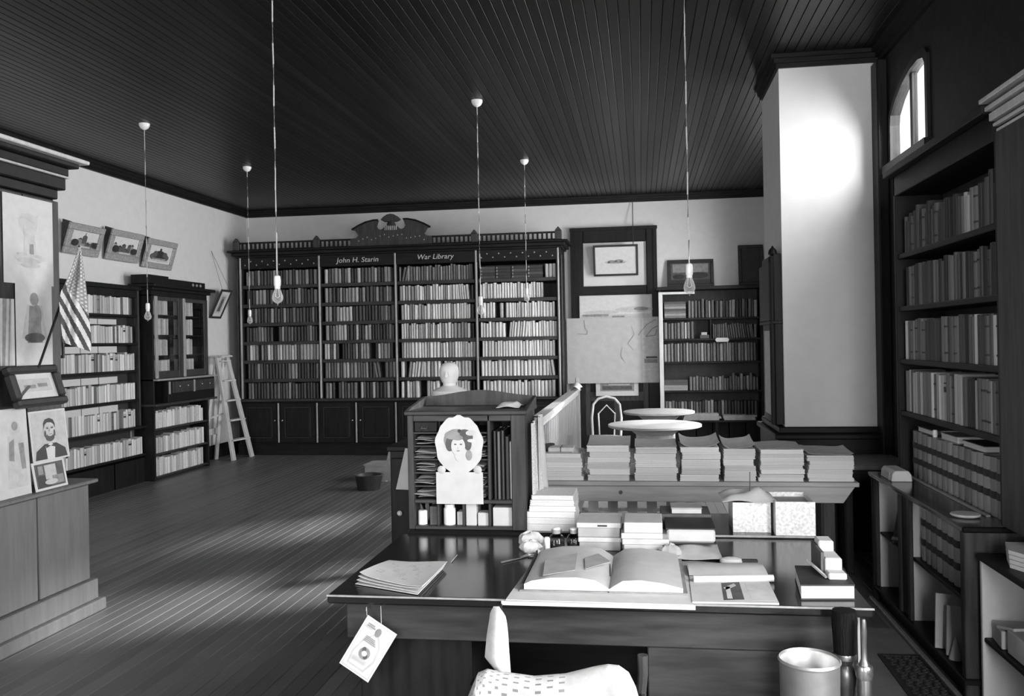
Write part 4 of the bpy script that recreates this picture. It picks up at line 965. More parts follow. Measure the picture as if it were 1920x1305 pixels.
# standing prints along the counter
def lean(name, lab, x0, y0, x1, y1, shapes, ground='sheet_white', X=-3.47, low=False):
    a = atX(x0, y1, X); b = atX(x1, y1, X); z0 = atX((x0 + x1) / 2, y1, X).z if low else .834; za = atX((x0 + x1) / 2, y0, X - .02).z
    return sheet_print(name, lab, (X, a.y, z0), (X, b.y, z0), (X - .03, a.y, za), shapes, ground, group='prints on the tall cabinet', th=.004)
port = [(rect(.03, .03, .97, .97), 1), ([(.06, .03), (.10, .20), (.34, .33), (.66, .33), (.90, .20), (.94, .03)], 4), ([(.38, .03), (.36, .28), (.5, .35), (.62, .28), (.58, .03)], 0), ([(.37, .325), (.5, .285), (.63, .325), (.63, .245), (.5, .285), (.37, .245)], 4), (rect(.42, .34, .58, .48), 7), (ell(.5, .60, .145, .205), 7), (ell(.355, .60, .02, .045), 7), ([(.345, .62), (.35, .74), (.41, .82), (.52, .84), (.62, .80), (.66, .71), (.655, .62), (.63, .70), (.56, .745), (.45, .755), (.38, .71)], 4), (ell(.5, .455, .115, .085), 3), (ell(.375, .53, .022, .07), 3), (ell(.625, .53, .022, .07), 3), (ell(.5, .51, .075, .035), 7), (ell(.44, .635, .028, .011), 4), (ell(.565, .635, .028, .011), 4), ([(.40, .655), (.475, .665), (.475, .657), (.40, .645)], 3), ([(.53, .665), (.605, .655), (.605, .645), (.53, .657)], 3), ([(.49, .63), (.515, .63), (.53, .555), (.475, .555)], 1), (rect(.455, .512, .55, .520), 3)]
lean('portrait_print', 'print of a bearded man in dark coat and bow tie on the tall cabinet', 63, 768, 131, 862, port, low=True)
lean('small_view_card', 'small dark interior view card under the bearded portrait', 68, 862, 128, 912, [(rect(.06, .08, .94, .92), 3), (rect(.1, .1, .5, .5), 4), (rect(.35, .35, .7, .85), 1), (rect(.55, .15, .9, .45), 2), (rect(.15, .55, .3, .85), 2), (ell(.5, .25, .2, .1), 1)], X=-3.455)
lean('pale_figure_poster', 'large pale poster with a faint cloaked figure at the picture edge', -40, 768, 60, 930, [(ell(.75, .75, .1, .12), 1), ([(.6, .7), (.9, .7), (.95, .1), (.55, .1)], 1), (ell(.75, .80, .06, .05), 2), ([(.62, .62), (.72, .66), (.70, .4), (.6, .42)], 2), ([(.8, .6), (.9, .6), (.92, .3), (.84, .3)], 2)], ground='paper')
# flag on its staff
t = thing('draped_flag', 'striped and starred flag drooping from a slanted staff beside the tall cabinet', 'flag', (-3.5, 4.9, 1.55))
fp0 = atX(72, 690, -3.42); fp1 = atX(148, 470, -3.36)
MB().tube([fp0, fp1], .007, 8).build('staff', 'dark_wood', t, smooth=True)
Lb = [(149, 463), (139, 492), (127, 522), (114, 546), (110, 566), (113, 600), (117, 642)]
Rb = [(151, 463), (155, 492), (159, 522), (163, 555), (166, 590), (170, 625), (172, 660)]
def ip(P, v):
    f = v * (len(P) - 1); i = min(int(f), len(P) - 2); k = f - i
    return P[i][0] + (P[i + 1][0] - P[i][0]) * k, P[i][1] + (P[i + 1][1] - P[i][1]) * k
def flagf(u, v):
    l = ip(Lb, v); r_ = ip(Rb, v); x = l[0] + (r_[0] - l[0]) * u; y = l[1] + (r_[1] - l[1]) * u
    return atX(x, y, -3.345 + .03 * math.sin(u * 9 + v * 3) * min(1, v * 3) - .02 * v)
def flagm(u, v):
    if v - .28 * u < .40:
        a_, b_ = u * 7, v * 26 + (int(u * 7) % 2) * .5
        return 2 if (a_ % 1 - .5) ** 2 + (b_ % 1 - .5) ** 2 < .09 else 1
    return 0 if int(math.floor((v - .45 * u) / .095)) % 2 == 0 else 2
mb = MB().sheet(flagf, 42, 130, .002, 0, mf=flagm)
noisy('flag_red', .05, .08, ns=30, rough=.8); noisy('flag_blue', .28, .36, ns=30, rough=.8); noisy('flag_white', .68, .76, ns=30, rough=.8)
mb.build('cloth', ['flag_red', 'flag_blue', 'flag_white'], t, smooth=True)
MB().lathe([(.0, .0), (.012, .01), (.012, .02), (0, .035)], tuple(fp1), 8).build('finial', 'brass', t)

# ---- end wall: wire-hung picture, prints and map over the door, pictures on the plain bookcase
ym_ = 13.27
a = atY(1115, 519, 13.33); b = atY(1197, 517, 13.33); c = atY(1112, 462, 13.22)
a.z = b.z = 2.615; c.z = 3.075
fr = framed('wire_hung_picture', 'black-framed pale engraving hung by a long wire over the door', (-.70, 13.325, 2.615), (-.03, 13.325, 2.615), (-.70, 13.20, 3.07), .03, .02, 'ink_black', [(ell(.5, .38, .42, .12), 1), (ell(.35, .42, .14, .1), 2), (ell(.62, .45, .16, .12), 2), (ell(.5, .33, .36, .04), 2), (ell(.25, .38, .05, .07), 3), (ell(.7, .4, .05, .06), 3), (ell(.5, .44, .05, .06), 3)], mount=.10)
mi = fr.matrix_world.inverted(); MB().tube([mi @ Vector((-.10, 13.38, 3.76)), mi @ Vector((-.10, 13.24, 3.07))], .006, 6).build('wire', 'wire', fr)
def on_wall(name, lab, x0, x1, z0, z1, shapes, y=13.30, ground='paper_mid', th=.004, cat='print'):
    return sheet_print(name, lab, (x0, y, z0), (x1, y, z0), (x0, y, z1), shapes, ground, cat=cat, th=th)
on_wall('panorama_print', 'wide pale panorama print pinned across the door above the map', -.925, .165, 1.88, 2.325, [(rect(.02, .05, .98, .97), 0), (rect(.02, .05, .98, .35), 1), (ell(.3, .42, .25, .07), 1), (ell(.75, .5, .26, .1), 1), (ell(.85, .52, .1, .06), 2), (rect(.04, .28, .4, .36), 2), (rect(.45, .24, .62, .3), 2)], y=13.315)
mp = [(rect(.005, .01, .995, .99), 9), (rect(.81, .01, .995, .99), 7), (rect(.83, .30, .97, .36), 2), (rect(.85, .37, .97, .40), 3), (rect(.84, .22, .96, .23), 1), (rect(.84, .16, .98, .17), 1)]
def linep(pts, w): 
    out = []
    for (x0, y0), (x1, y1) in zip(pts, pts[1:]):
        dx, dy = x1 - x0, y1 - y0; L = math.hypot(dx, dy) or 1; nx, ny = -dy / L * w, dx / L * w
        out.append(([(x0 + nx, y0 + ny * 1.4), (x0 - nx, y0 - ny * 1.4), (x1 - nx, y1 - ny * 1.4), (x1 + nx, y1 + ny * 1.4)], 2))
    return out
mp += linep([(.19, .97), (.20, .84), (.225, .80), (.22, .75), (.12, .76)], .004) + linep([(.96, .96), (.86, .88), (.80, .78), (.77, .72)], .004) + linep([(.98, .86), (.92, .82), (.85, .70), (.95, .72), (.97, .80)], .005) + linep([(.70, .86), (.73, .74), (.66, .6), (.72, .5)], .002) + linep([(.6, .55), (.58, .42), (.63, .3)], .002)
mp += [(ell(.11, .05, .02, .05), 7)]
o = on_wall('map_sheet', 'large pale wall map with dark coastlines hanging over the door', -1.125, .272, .995, 1.985, mp, y=13.285, ground='map_paper', cat='map')
on_wall('rounded_card', 'small white card with a dark view below the wall map', -.70, -.06, .80, 1.0, [(rect(.1, .35, .9, 1.0), 2), (rect(.15, .45, .85, .75), 3), (rect(.3, .8, .8, .9), 1)], y=13.325, ground='sheet_white')
framed('dim_landscape', 'dark-framed dim landscape leaning on the plain bookcase', (.40, 13.28, 2.415), (1.08, 13.28, 2.415), (.40, 13.36, 2.83), .05, .025, 'ink_black', [(rect(0, 0, 1, 1), 3), (rect(.05, .55, .95, .95), 2), (ell(.2, .35, .15, .12), 4), (ell(.7, .4, .25, .15), 4), (rect(0, 0, 1, .2), 4)])
framed('tall_black_frame', 'tall nearly black frame in the corner above the plain bookcase', (1.44, 13.30, 2.415), (1.80, 13.30, 2.415), (1.44, 13.36, 3.02), .05, .025, 'ink_black', [(rect(0, 0, 1, 1), 4)])
MB().prism([(0, 0), (.02, -.03), (.18, -.03), (.20, 0), (.18, .03), (.02, .03)], 'y', 13.03, 13.04, mt=Matrix.Translation((1.06, 0, 1.62))).build('white_tag', 'sheet_white', label='white tag on the shelf edge of the plain bookcase', cat='tag')

# ---- pendant bulbs on long cords
def pendant(x, y, zb, label, rosette=True, s=1.0):
    t = thing('pendant_bulb', label, 'lamp', (x, y, zb), group='bare bulbs hanging from the ceiling')
    zt = zb + .17 * s
    r2 = random.Random(int(x * 100)); pts = [(x + .0012 * math.sin(k * 1.7 + x), y, zt + (ZC - zt) * k / 14) for k in range(15)]
    MB().tube(pts, .0042, 6).build('cord', 'cord', t, smooth=True)
    MB().lathe([(.006, .168), (.018, .16), (.02, .14), (.02, .105), (.017, .10), (.017, .085)], (x, y, zb), 14).build('socket', 'porcelain', t, smooth=True)
    MB().lathe([(.013, .10), (.015, .085), (.024, .065), (.031, .045), (.033, .028), (.028, .012), (.015, .002), (.003, -.004), (.002, -.014)], (x, y, zb), 20).build('bulb', 'bulb_glass', t, smooth=True)
    MB().tube([(x - .006, y, zb + .085), (x - .012, y, zb + .04), (x, y, zb + .03), (x + .012, y, zb + .04), (x + .006, y, zb + .085)], .0018, 5).build('filament', 'porcelain', t)
    MB().lathe([(.052, 0), (.05, -.02), (.035, -.045), (.01, -.06)], (x, y, ZC), 16).build('ceiling_rose', 'porcelain', t, smooth=True)
pendant(-4.735, 7.88, 1.925, 'bare bulb on a cord in front of the dark side of the secretary')
pendant(-4.70, 10.04, 1.93, 'bare bulb on a cord in front of the first bay of the library bookcase')
pendant(-1.43, 7.76, 1.90, 'bare bulb on a cord in front of the fourth bay of the library bookcase')
pendant(-1.356, 10.43, 2.13, 'faint bare bulb on a cord left of the map')
pendant(-2.14, 4.95, 1.905, 'large near bare bulb before the dark library shelves')
pendant(.268, 4.95, 1.90, 'large near bare bulb before the dim landscape')
# ================================================================== STEPLADDER, BUCKET, BOX
t = thing('stepladder', 'pale wooden stepladder standing in the corner by the secretary', 'ladder', (-5.95, 12.1, 0))
A0, A1 = Vector((-5.88, 11.95, 0)), Vector((-5.80, 12.38, 0)); T0, T1 = Vector((-6.12, 11.98, 1.50)), Vector((-6.10, 12.24, 1.50))
MB().bar(A0, T0, .03, .10, up=(0, 1, 0)).build('rail', 'ladder_wood', t); MB().bar(A1, T1, .03, .10, up=(0, 1, 0)).build('rail', 'ladder_wood', t)
for k in range(1, 6):
    f_ = k / 5.2; a = A0.lerp(T0, f_); b = A1.lerp(T1, f_)
    MB().bar(a, b, .11, .022).build('tread', 'ladder_wood', t)
MB().box(-6.19, -6.03, 11.94, 12.27, 1.50, 1.525).build('top_step', 'ladder_wood', t)
for y0, y1 in ((11.66, 11.99), (12.08, 12.22)): MB().bar((-6.22, y0, 0), (-6.14, y1, 1.48), .03, .05).build('prop_leg', 'ladder_wood', t)
MB().bar((-6.205, 11.75, .42), (-6.205, 12.12, .42), .02, .09).build('prop_brace', 'ladder_wood', t)
MB().bar((-6.19, 11.82, .62), (-5.99, 12.02, .70), .012, .025).build('spreader', 'ladder_wood', t)
t = thing('dark_basin', 'dark round basin standing on the floor before the library cupboards', 'basin', (-3.10, 9.60, 0))
MB().lathe([(.125, .0), (.145, .10), (.155, .165), (.15, .165), (.135, .10), (.115, .02), (0, .02)], (-3.10, 9.60, 0), 28, cap=False).lathe([(.125, 0), (.125, .001)], (-3.10, 9.6, 0), 28).build('bowl', 'iron', t, smooth=True)
MB().lathe([(.156, .158), (.162, .165), (.156, .172), (.150, .165)], (-3.10, 9.6, 0), 28, cap=False).build('rim', 'metal_dark', t, smooth=True)
t = thing('carton', 'grey carton on the floor behind the dark basin', 'box', (-3.15, 10.25, 0))
MB().box(-3.31, -3.05, 10.10, 10.45, 0, .20).build('body', 'paper_grey', t, bevel=.004)
MB().bar((-3.05, 10.10, .20), (-2.93, 10.10, .17), .006, .34, up=(0, 0, 1)).build('flap', 'paper_grey', t); MB().box(-3.32, -3.04, 10.09, 10.46, .195, .21).build('lid', 'paper_grey', t)

# ================================================================== DESK HUTCH AND ITS CONTENTS
HX0, HX1, HY0, HY1, HZ0, HZ1 = -1.09, -.535, 3.965, 4.33, .783, 1.315
t = thing('desk_hutch', 'brown pigeonhole hutch standing at the back of the desk', 'hutch', ((HX0 + HX1) / 2, 4.15, HZ0))
B('side_panel', 'brown_wood', t, HX0, HX0 + .028, HY0, HY1, HZ0, HZ1, .003); B('side_panel', 'brown_wood', t, HX1 - .028, HX1, HY0, HY1, HZ0, HZ1, .003)
B('front_post', 'brown_wood', t, HX1 - .066, HX1 + .001, HY0 - .004, HY0 + .02, HZ0 + .001, HZ1 - .001, .003)
B('back_panel', 'case_back', t, HX0 + .028, HX1 - .028, HY1 - .012, HY1, HZ0, HZ1, 0); B('bottom_board', 'brown_wood_h', t, HX0 + .028, HX1 - .028, HY0, HY1, HZ0, HZ0 + .016)
B('top_board', 'brown_wood_h', t, HX0 - .012, HX1 + .012, HY0 - .012, HY1 + .012, HZ1, HZ1 + .02, .004); B('top_rail', 'brown_wood_h', t, HX0 + .028, HX1 - .028, HY0, HY0 + .016, HZ1 - .03, HZ1)
B('middle_shelf', 'brown_wood_h', t, HX0 + .028, HX1 - .028, HY0, HY1 - .012, .905, .922)
B('partition', 'brown_wood', t, -.712, -.698, HY0, HY1 - .012, .922, HZ1 - .0)
for x in (-.955, -.835, -.712): B('partition', 'brown_wood', t, x, x + .010, HY0, HY1 - .012, HZ0 + .016, .905)
for x in (-.945, -.82): B('partition', 'brown_wood', t, x, x + .008, HY0 + .015, HY1 - .012, .922, HZ1)
for k in range(5):
    z = .98 + k * .062
    B('pigeonhole_shelf', 'brown_wood_h', t, HX0 + .028, -.945, HY0 + .01, HY1 - .012, z, z + .006, 0); B('pigeonhole_shelf', 'brown_wood_h', t, -.812, -.712, HY0 + .01, HY1 - .012, z, z + .006, 0)
dr = B('drawer', 'dark_wood', t, HX0 + .032, -.948, HY0 + .004, HY1 - .05, 1.236, 1.284)
MB().tube([(-1.02, HY0 + .002, 1.262), (-1.02, HY0 - .012, 1.254), (-.995, HY0 - .012, 1.254), (-.995, HY0 + .002, 1.262)], .0025, 6).build('pull', 'brass', dr)
bk = [(HX0 - .0 + (HX1 - HX0) * k / 12, HZ1 + .02 + .045 + .03 * math.sin(PI * k / 12) ** 2) for k in range(13)]
MB().prism([(HX0, HZ1 + .02)] + bk + [(HX1, HZ1 + .02)], 'y', HY1 - .01, HY1 + .008).build('back_gallery', 'brown_wood', t)
for x0, x1 in ((HX0 - .01, HX0 + .005), (HX1 - .005, HX1 + .01)): MB().prism([(HY0 + .0, HZ1 + .02), (HY1, HZ1 + .02), (HY1, HZ1 + .065), (HY0 + .06, HZ1 + .03)], 'x', x0, x1).build('side_gallery', 'brown_wood', t)
# letters in the pigeonholes
r = random.Random(12); LT = [mesh_only(MB().sheet(lambda u, v, q=q: ((u - .5), (v - .5), .06 * math.sin(u * 3 + q) + .05 * math.sin(v * 4 + q * 2)), 5, 4, .02), 'letter', ['paper' if q % 3 else 'paper_grey']) for q in range(5)]
for col, (xa, xb) in enumerate(((-1.058, -.95), (-.812, -.716))):
    for k in range(5):
        z = .924 if k == 0 else .98 + (k - 1) * .062 + .007
        if col == 0 and k == 5: continue
        for q in range(3):
            link('letter', LT[(k + q * 2 + col) % 5], ((xa + xb) / 2 + r.uniform(-.004, .004), HY0 + .12 + r.uniform(-.03, .0), z + .010 + q * .013), rot=(0, 0, r.uniform(-.12, .12)), sc=((xb - xa) * r.uniform(.8, .93), .2, .05), label='%s letter in the %s pigeonhole of the %s column' % (('bottom', 'middle', 'top')[q], ('lowest', 'second', 'third', 'fourth', 'fifth')[k], ('outer', 'inner')[col]), cat='letter', group='letters in the desk hutch')
# upright books and a white file in the tall hole
for k, (x, w, h, m) in enumerate(((-.690, .016, .315, 'cover_dark'), (-.671, .014, .312, 'cover_mid'), (-.654, .018, .318, 'cover_dark'), (-.633, .020, .29, 'cover_dark'))):
    lb = ('thin black atlas', 'thin grey atlas', 'thick black atlas', 'short black atlas')[k]
    link('atlas', BM['dark' if m == 'cover_dark' else 'mid'], (x + w / 2, HY0 + .02, .9225), sc=(w, .22, h), label='%s standing upright in the tall hole of the hutch' % lb, cat='book', group='atlases in the hutch')
MB().box(-.611, -.566, HY0 + .022, HY0 + .22, .9225, 1.19).build('white_file', 'paper', label='white upright file beside the atlases in the hutch', cat='file', bevel=.003)
# lower row
def jar(name, lab, x, y, z, r_, h, m, cat='jar'):
    t = thing(name, lab, cat, (x, y, z))
    MB().lathe([(r_ * .95, 0), (r_, .01), (r_, h * .78), (r_ * .78, h * .86)], (x, y, z), 18).build('body', m, t, smooth=True)
    MB().lathe([(r_ * .82, h * .86), (r_ * .82, h), (r_ * .7, h * 1.01)], (x, y, z), 18).build('lid', 'porcelain', t, smooth=True)
zl = HZ0 + .0165
jar('paste_jar', 'white paste jar with a lid in the lower row of the hutch', -.905, HY0 + .05, zl, .029, .095, 'porcelain')
MB().lathe([(.023, 0), (.023, .06), (.018, .065)], (-1.035, HY0 + .05, zl), 18).build('white_spool', 'porcelain', smooth=True, label='white cylindrical pot at the outer end of the lower hutch row', cat='pot')
t = thing('quill_bundle', 'spray of feathers behind the white pot in the hutch', 'feathers', (-1.02, HY0 + .11, zl))
for k in range(5): MB().prism([(0, 0), (.010, .03), (.012, .08), (.0, .115), (-.008, .07), (-.006, .03)], 'y', 0, .001, mt=Matrix.Translation((-1.035 + k * .012, HY0 + .11 + k * .004, zl)) @ Matrix.Rotation(-.4 + k * .28, 4, 'Y')).build('feather', 'ink_mid', t)
MB().box(-.995, -.962, HY0 + .03, HY0 + .1, zl, zl + .085).build('dark_carton', 'ink_dark', label='dark little carton beside the feathers in the hutch', cat='box')
MB().box(-.866, -.838, HY0 + .03, HY0 + .09, zl, zl + .062).build('white_carton', 'paper', label='small white carton beside the paste jar in the hutch', cat='box', bevel=.002)
MB().box(-.822, -.772, HY0 + .02, HY0 + .13, zl, zl + .105).build('tall_white_carton', 'paper', label='tall white carton in the third lower hole of the hutch', cat='box', bevel=.002)
MB().box(-.766, -.716, HY0 + .02, HY0 + .09, zl, zl + .06).build('square_white_carton', 'paper', label='low square white carton beside the tall one in the hutch', cat='box', bevel=.002)
MB().box(-.695, -.605, HY0 + .02, HY0 + .24, zl, zl + .085).build('long_white_box', 'paper', label='long white card box in the last lower hole of the hutch', cat='box', bevel=.002)
# oval portrait calendar with its card
t = thing('portrait_calendar', 'oval calendar picture of a dark-haired woman hung on the hutch', 'calendar', (-.84, HY0 - .01, .90))
yc_ = HY0 - .006; oc = (-.842, 1.178)
edge = [(oc[0] + .112 * math.cos(a) * (1 + .03 * math.sin(a * 9)), oc[1] + .135 * math.sin(a) * (1 + (.035 if math.sin(a) > .5 else .012) * math.sin(a * 13))) for a in [2 * PI * k / 72 for k in range(72)]]
ov = MB().prism(edge, 'y', yc_ - .003, yc_).build('oval', 'paper', t)
mb = MB()
def sh(cx, cz, rx, rz, m, k, n=24): mb.add([(oc[0] + cx + rx * math.cos(2 * PI * q / n), yc_ - .0032 - .0004 * k, oc[1] + cz + rz * math.sin(2 * PI * q / n)) for q in range(n)], [tuple(range(n))], m)
sh(0, -.085, .075, .035, 5, 1); sh(-.012, .022, .060, .052, 2, 2); sh(-.044, .004, .020, .034, 3, 3); sh(.026, .036, .040, .036, 3, 4); sh(.042, .004, .017, .030, 3, 5); sh(.046, -.048, .015, .024, 2, 6); sh(-.03, .045, .036, .020, 2, 7)
sh(-.004, -.006, .033, .043, 5, 8); sh(0, -.052, .020, .022, 5, 9); sh(-.006, .033, .026, .012, 2, 10); sh(-.017, .003, .006, .003, 3, 11); sh(.010, .003, .006, .003, 3, 12); sh(-.003, -.013, .003, .006, 1, 13); sh(-.003, -.027, .008, .003, 2, 14); sh(.004, .066, .007, .007, 4, 15); sh(.055, .055, .022, .012, 1, 16); sh(.06, .02, .02, .008, 7, 17)
mb.build('portrait', INKS, ov)
MB().box(-.953, -.733, yc_ - .004, yc_, .905, 1.052).build('card', 'paper', t)
for s_ in (-1, 1): MB().lathe([(.02, 0), (.012, .004), (0, .006)], (0, 0, 0), 10, mt=Matrix.Translation((oc[0] + s_ * .085, yc_ - .003, 1.062)) @ Matrix.Rotation(PI / 2, 4, 'X')).build('corner_flower', 'ink_light', t)
# bust, papers on the hutch
t = thing('plaster_bust', 'white plaster bust of a man behind the hutch', 'bust', (-.905, 4.50, 0))
bx_, by_, bz_ = -1.0, 4.56, 1.30
bx_ = atY(843, 740, 4.56).x
MB().lathe([(.085, 1.285), (.085, 1.30), (.05, 1.315), (.045, 1.34), (.075, 1.355), (.098, 1.372), (.095, 1.395), (.06, 1.412), (.036, 1.422), (.033, 1.44)], (bx_, by_, 0), 20).build('shoulders', 'stone_white', t, smooth=True)
MB().lathe([(.03, 1.43), (.042, 1.445), (.05, 1.47), (.053, 1.495), (.048, 1.52), (.035, 1.538), (.012, 1.546), (.0, 1.547)], (bx_, by_, 0), 20).build('head', 'stone_white', t, smooth=True)
MB().prism([(-.008, 1.468), (.008, 1.468), (.004, 1.50), (-.004, 1.50)], 'y', by_ - .066, by_ - .045, mt=Matrix.Translation((bx_, 0, 0))).build('nose', 'stone_white', t)
MB().lathe([(.13, .0), (.13, .03), (.07, .06), (.065, 1.26), (.09, 1.275), (.09, 1.285)], (bx_, by_, 0), 16).build('column', 'dark_wood', t, smooth=True)
t.location = (bx_, by_, 0); 
for ch_ in t.children: ch_.location = (Vector((-.905, 4.50, 0)) - Vector((bx_, by_, 0)))
def lump(name, lab, c, sx, sy, sz, m, seed, cat='papers'):
    r = random.Random(seed); ph = [r.uniform(0, 6) for _ in range(4)]
    def fn(u, v): 
        e = min(u, 1 - u, v, 1 - v) * 4; e = min(1, e)
        return (c[0] + (u - .5) * sx, c[1] + (v - .5) * sy, c[2] + sz * (.3 + .7 * e) * (.7 + .3 * math.sin(u * 7 + ph[0]) * math.cos(v * 6 + ph[1])))
    return MB().sheet(fn, 14, 10, .002).build(name, m, smooth=True, label=lab, cat=cat)
lump('crumpled_sheet', 'white crumpled sheet lying on top of the hutch', (-.63, 4.15, HZ1 + .021), .11, .16, .035, 'paper', 3)
# long sheets hanging down the side of the hutch
for k, (x, y0, y1, z0, z1, lab) in enumerate(((-.512, 4.02, 4.22, .88, 1.27, 'long newspaper sheet hanging on the hutch side nearest the desk front'), (-.500, 4.14, 4.36, .885, 1.29, 'second long newspaper sheet hanging on the hutch side'),)):
    def fn(u, v, x=x, y0=y0, y1=y1, z0=z0, z1=z1, k=k): return (x + .008 * math.sin(u * 9 + k) + .03 * (1 - v) * u, y0 + (y1 - y0) * u, z0 + (z1 - z0) * v)
    t = thing('hanging_newspaper', lab, 'newspaper', (x, (y0 + y1) / 2, z0), group='sheets hanging beside the hutch')
    MB().sheet(fn, 10, 8, .002).build('sheet', 'paper' if k else 'newsprint', t, smooth=True); MB().bar((HX1 + .001, (y0 + y1) / 2, z1 - .01), (x, (y0 + y1) / 2, z1 - .01), .006, .006).build('peg', 'dark_wood', t)
def fan(u, v): return (-1.475 + .10 + .06 * u - .06 * (1 - v) * (1 - u), 4.95 - .02 * u, .80 + .24 * v)
MB().sheet(fan, 8, 6, .002).build('leaning_papers', 'paper', label='fan of white papers hung on the dark cupboard beside the hutch', cat='papers')
# ================================================================== THINGS ON THE DESK
ZD, ZR = .7705, .7825
def slab(name, lab, cat, px, z, h, m, mb=None, bevel=0.0, group=None, mside=None):
    """a flat thing whose top outline is met at height z + h"""
    P = [atZ(x, y, z + h) for x, y in px]
    b = MB().prism([(p.x, p.y) for p in P], 'z', z, z + h)
    if mside: b.m = [1 if i == 1 else 0 for i in range(len(b.f))]
    return b.build(name, [mside, m] if mside else m, label=lab, cat=cat, bevel=bevel, group=group)
def wad(name, lab, c, r_, m, seed, cat):
    rr = random.Random(seed); ph = [rr.uniform(0, 6) for _ in range(6)]; n, k = 18, 10; vs = []; fs = []
    for j in range(k + 1):
        for i in range(n):
            a, b = 2 * PI * i / n, PI * j / k; d = r_ * (1 + .16 * math.sin(3 * a + ph[0]) * math.sin(2 * b + ph[1]) + .12 * math.sin(5 * b + ph[2]) * math.cos(4 * a + ph[3]) + .06 * math.sin(9 * a + ph[4]))
            vs.append((c[0] + d * 1.25 * math.sin(b) * math.cos(a), c[1] + d * math.sin(b) * math.sin(a), c[2] + r_ * .8 - d * .8 * math.cos(b)))
    for j in range(k):
        for i in range(n): fs.append((j * n + i, j * n + (i + 1) % n, (j + 1) * n + (i + 1) % n, (j + 1) * n + i))
    return MB().add(vs, fs).build(name, m, smooth=True, label=lab, cat=cat)
# folded newspaper: four leaves with lifted corners
t = thing('folded_newspaper_bundle', 'folded newspaper lying on the clear end of the desk', 'newspaper', (-.75, 3.25, ZD))
c4 = [atZ(666, 1090, ZD + .012), atZ(783, 1110, ZD + .012), atZ(831, 1061, ZD + .012), atZ(722, 1057, ZD + .012)]
for k in range(4):
    def fn(u, v, k=k):
        p = c4[0].lerp(c4[1], u).lerp(c4[3].lerp(c4[2], u), v)
        q = Vector((p.x + .004 * k, p.y + .006 * k, ZD + .004 + .006 * k + (.020 * (1 - u) ** 6 * (1 - v) * (k / 3) + .010 * u ** 5 * (1 - v) ** 2 * (k > 1)) + .003 * math.sin(5 * u + 3 * v) * k / 3))
        return q
    mm = (lambda u, v: 2 if (.12 < u < .8 and .2 < v < .85 and (int(u * 9) + int(v * 7)) % 3 == 0) else 0) if k == 3 else None
    MB().sheet(fn, 16, 12, .002, 0, mf=mm).build('leaf', ['sheet_white', 'paper', 'newsprint'], t, smooth=True)
# blotter sheet, open volume, loose leaves
slab('white_backing_sheet', 'large white sheet spread under the open volume', 'paper', [(948, 1124), (1300, 1134), (1288, 1060), (1004, 1046)], ZD, .003, 'sheet_white')
MB().box(-.49, .16, 2.9445, 2.9495, .752, .767).build('hanging_paper_strip', 'sheet_white', label='torn white paper strip along the desk edge below the open volume', cat='paper')
t = thing('open_volume', 'large open volume with blank pages on the writing desk', 'book', (-.14, 3.27, ZD + .0035))
zb = ZD + .004
top = [(-.425, .018), (-.40, .030), (-.33, .042), (-.24, .045), (-.175, .036), (-.145, .018), (-.128, .006), (-.110, .018), (-.08, .036), (-.02, .040), (.06, .030), (.125, .014)]
xs0, xs1 = -.425, .125
MB().box(-.44, -.132, 3.035, 3.53, zb, zb + .004).build('cover', 'ink_mid', t); MB().box(-.128, .140, 3.04, 3.52, zb, zb + .004).build('cover', 'ink_mid', t)
lp = [(x, zb + .005 + z) for x, z in top if x <= -.128]; rp = [(x, zb + .005 + z) for x, z in top if x >= -.128]
for pg in (lp, rp):
    P = [(pg[0][0], zb + .0045)] + [(pg[-1][0], zb + .0045)] + pg[::-1]
    b = MB().prism(P, 'y', 3.045, 3.515); b.build('page_block', 'paper', t, smooth=True)
MB().bar((-.432, 3.05, zb + .012), (-.432, 3.50, zb + .022), .006, .022).build('edge_tape', 'ink_black', t)
MB().bar((-.127, 3.20, zb + .016), (-.135, 3.36, zb + .018), .002, .004).build('marker', 'ink_black', t)
for k, (px_, lab) in enumerate((([(1018, 1078), (1078, 1068), (1083, 1036), (1022, 1050)], 'grey loose leaf lying on the outer page of the open volume'), ([(1098, 1066), (1145, 1052), (1122, 1037), (1096, 1046)], 'smaller grey loose leaf near the gutter of the open volume'))):
    P = [atZ(x, y, zb + .055) for x, y in px_]
    MB().prism([(p.x, p.y) for p in P], 'z', zb + .0525, zb + .0540).build('loose_leaf', 'paper_grey', label=lab, cat='paper', group='loose leaves on the open volume')
# printed sheets and a roll on the right
t = thing('magazine_spread', 'magazine page with a dark photograph on the desk beside the volume', 'magazine', (.3, 3.08, ZD))
P = [atZ(x, y, ZD + .006) for x, y in ((1298, 1128), (1461, 1131), (1438, 1083), (1292, 1080))]
MB().prism([(p.x, p.y) for p in P], 'z', ZD, ZD + .006).build('pages', 'paper', t)
for px_, m, nm in (([(1357, 1125), (1396, 1124), (1386, 1091), (1352, 1093)], 'ink_dark', 'photograph'), ([(1410, 1125), (1452, 1126), (1434, 1092), (1396, 1092)], 'paper_mid', 'text_block'), ([(1364, 1122), (1374, 1122), (1368, 1100), (1360, 1100)], 'sheet_white', 'photograph_light'), ([(1356, 1102), (1376, 1094), (1380, 1098), (1362, 1106)], 'ink_light', 'photograph_mid')):
    P = [atZ(x, y, ZD + .0065) for x, y in px_]; zz = ZD + .0064 + (.0004 if 'light' in nm or 'mid' in nm else 0)
    MB().prism([(p.x, p.y) for p in P], 'z', ZD + .006, zz).build(nm, m, t)
a, b = atZ(1300, 1086, ZD + .014), atZ(1450, 1084, ZD + .014)
MB().tube([a, a.lerp(b, .5), b], .0125, 14).build('paper_roll', 'sheet_white', smooth=True, label='rolled white paper lying across the magazine', cat='paper roll')
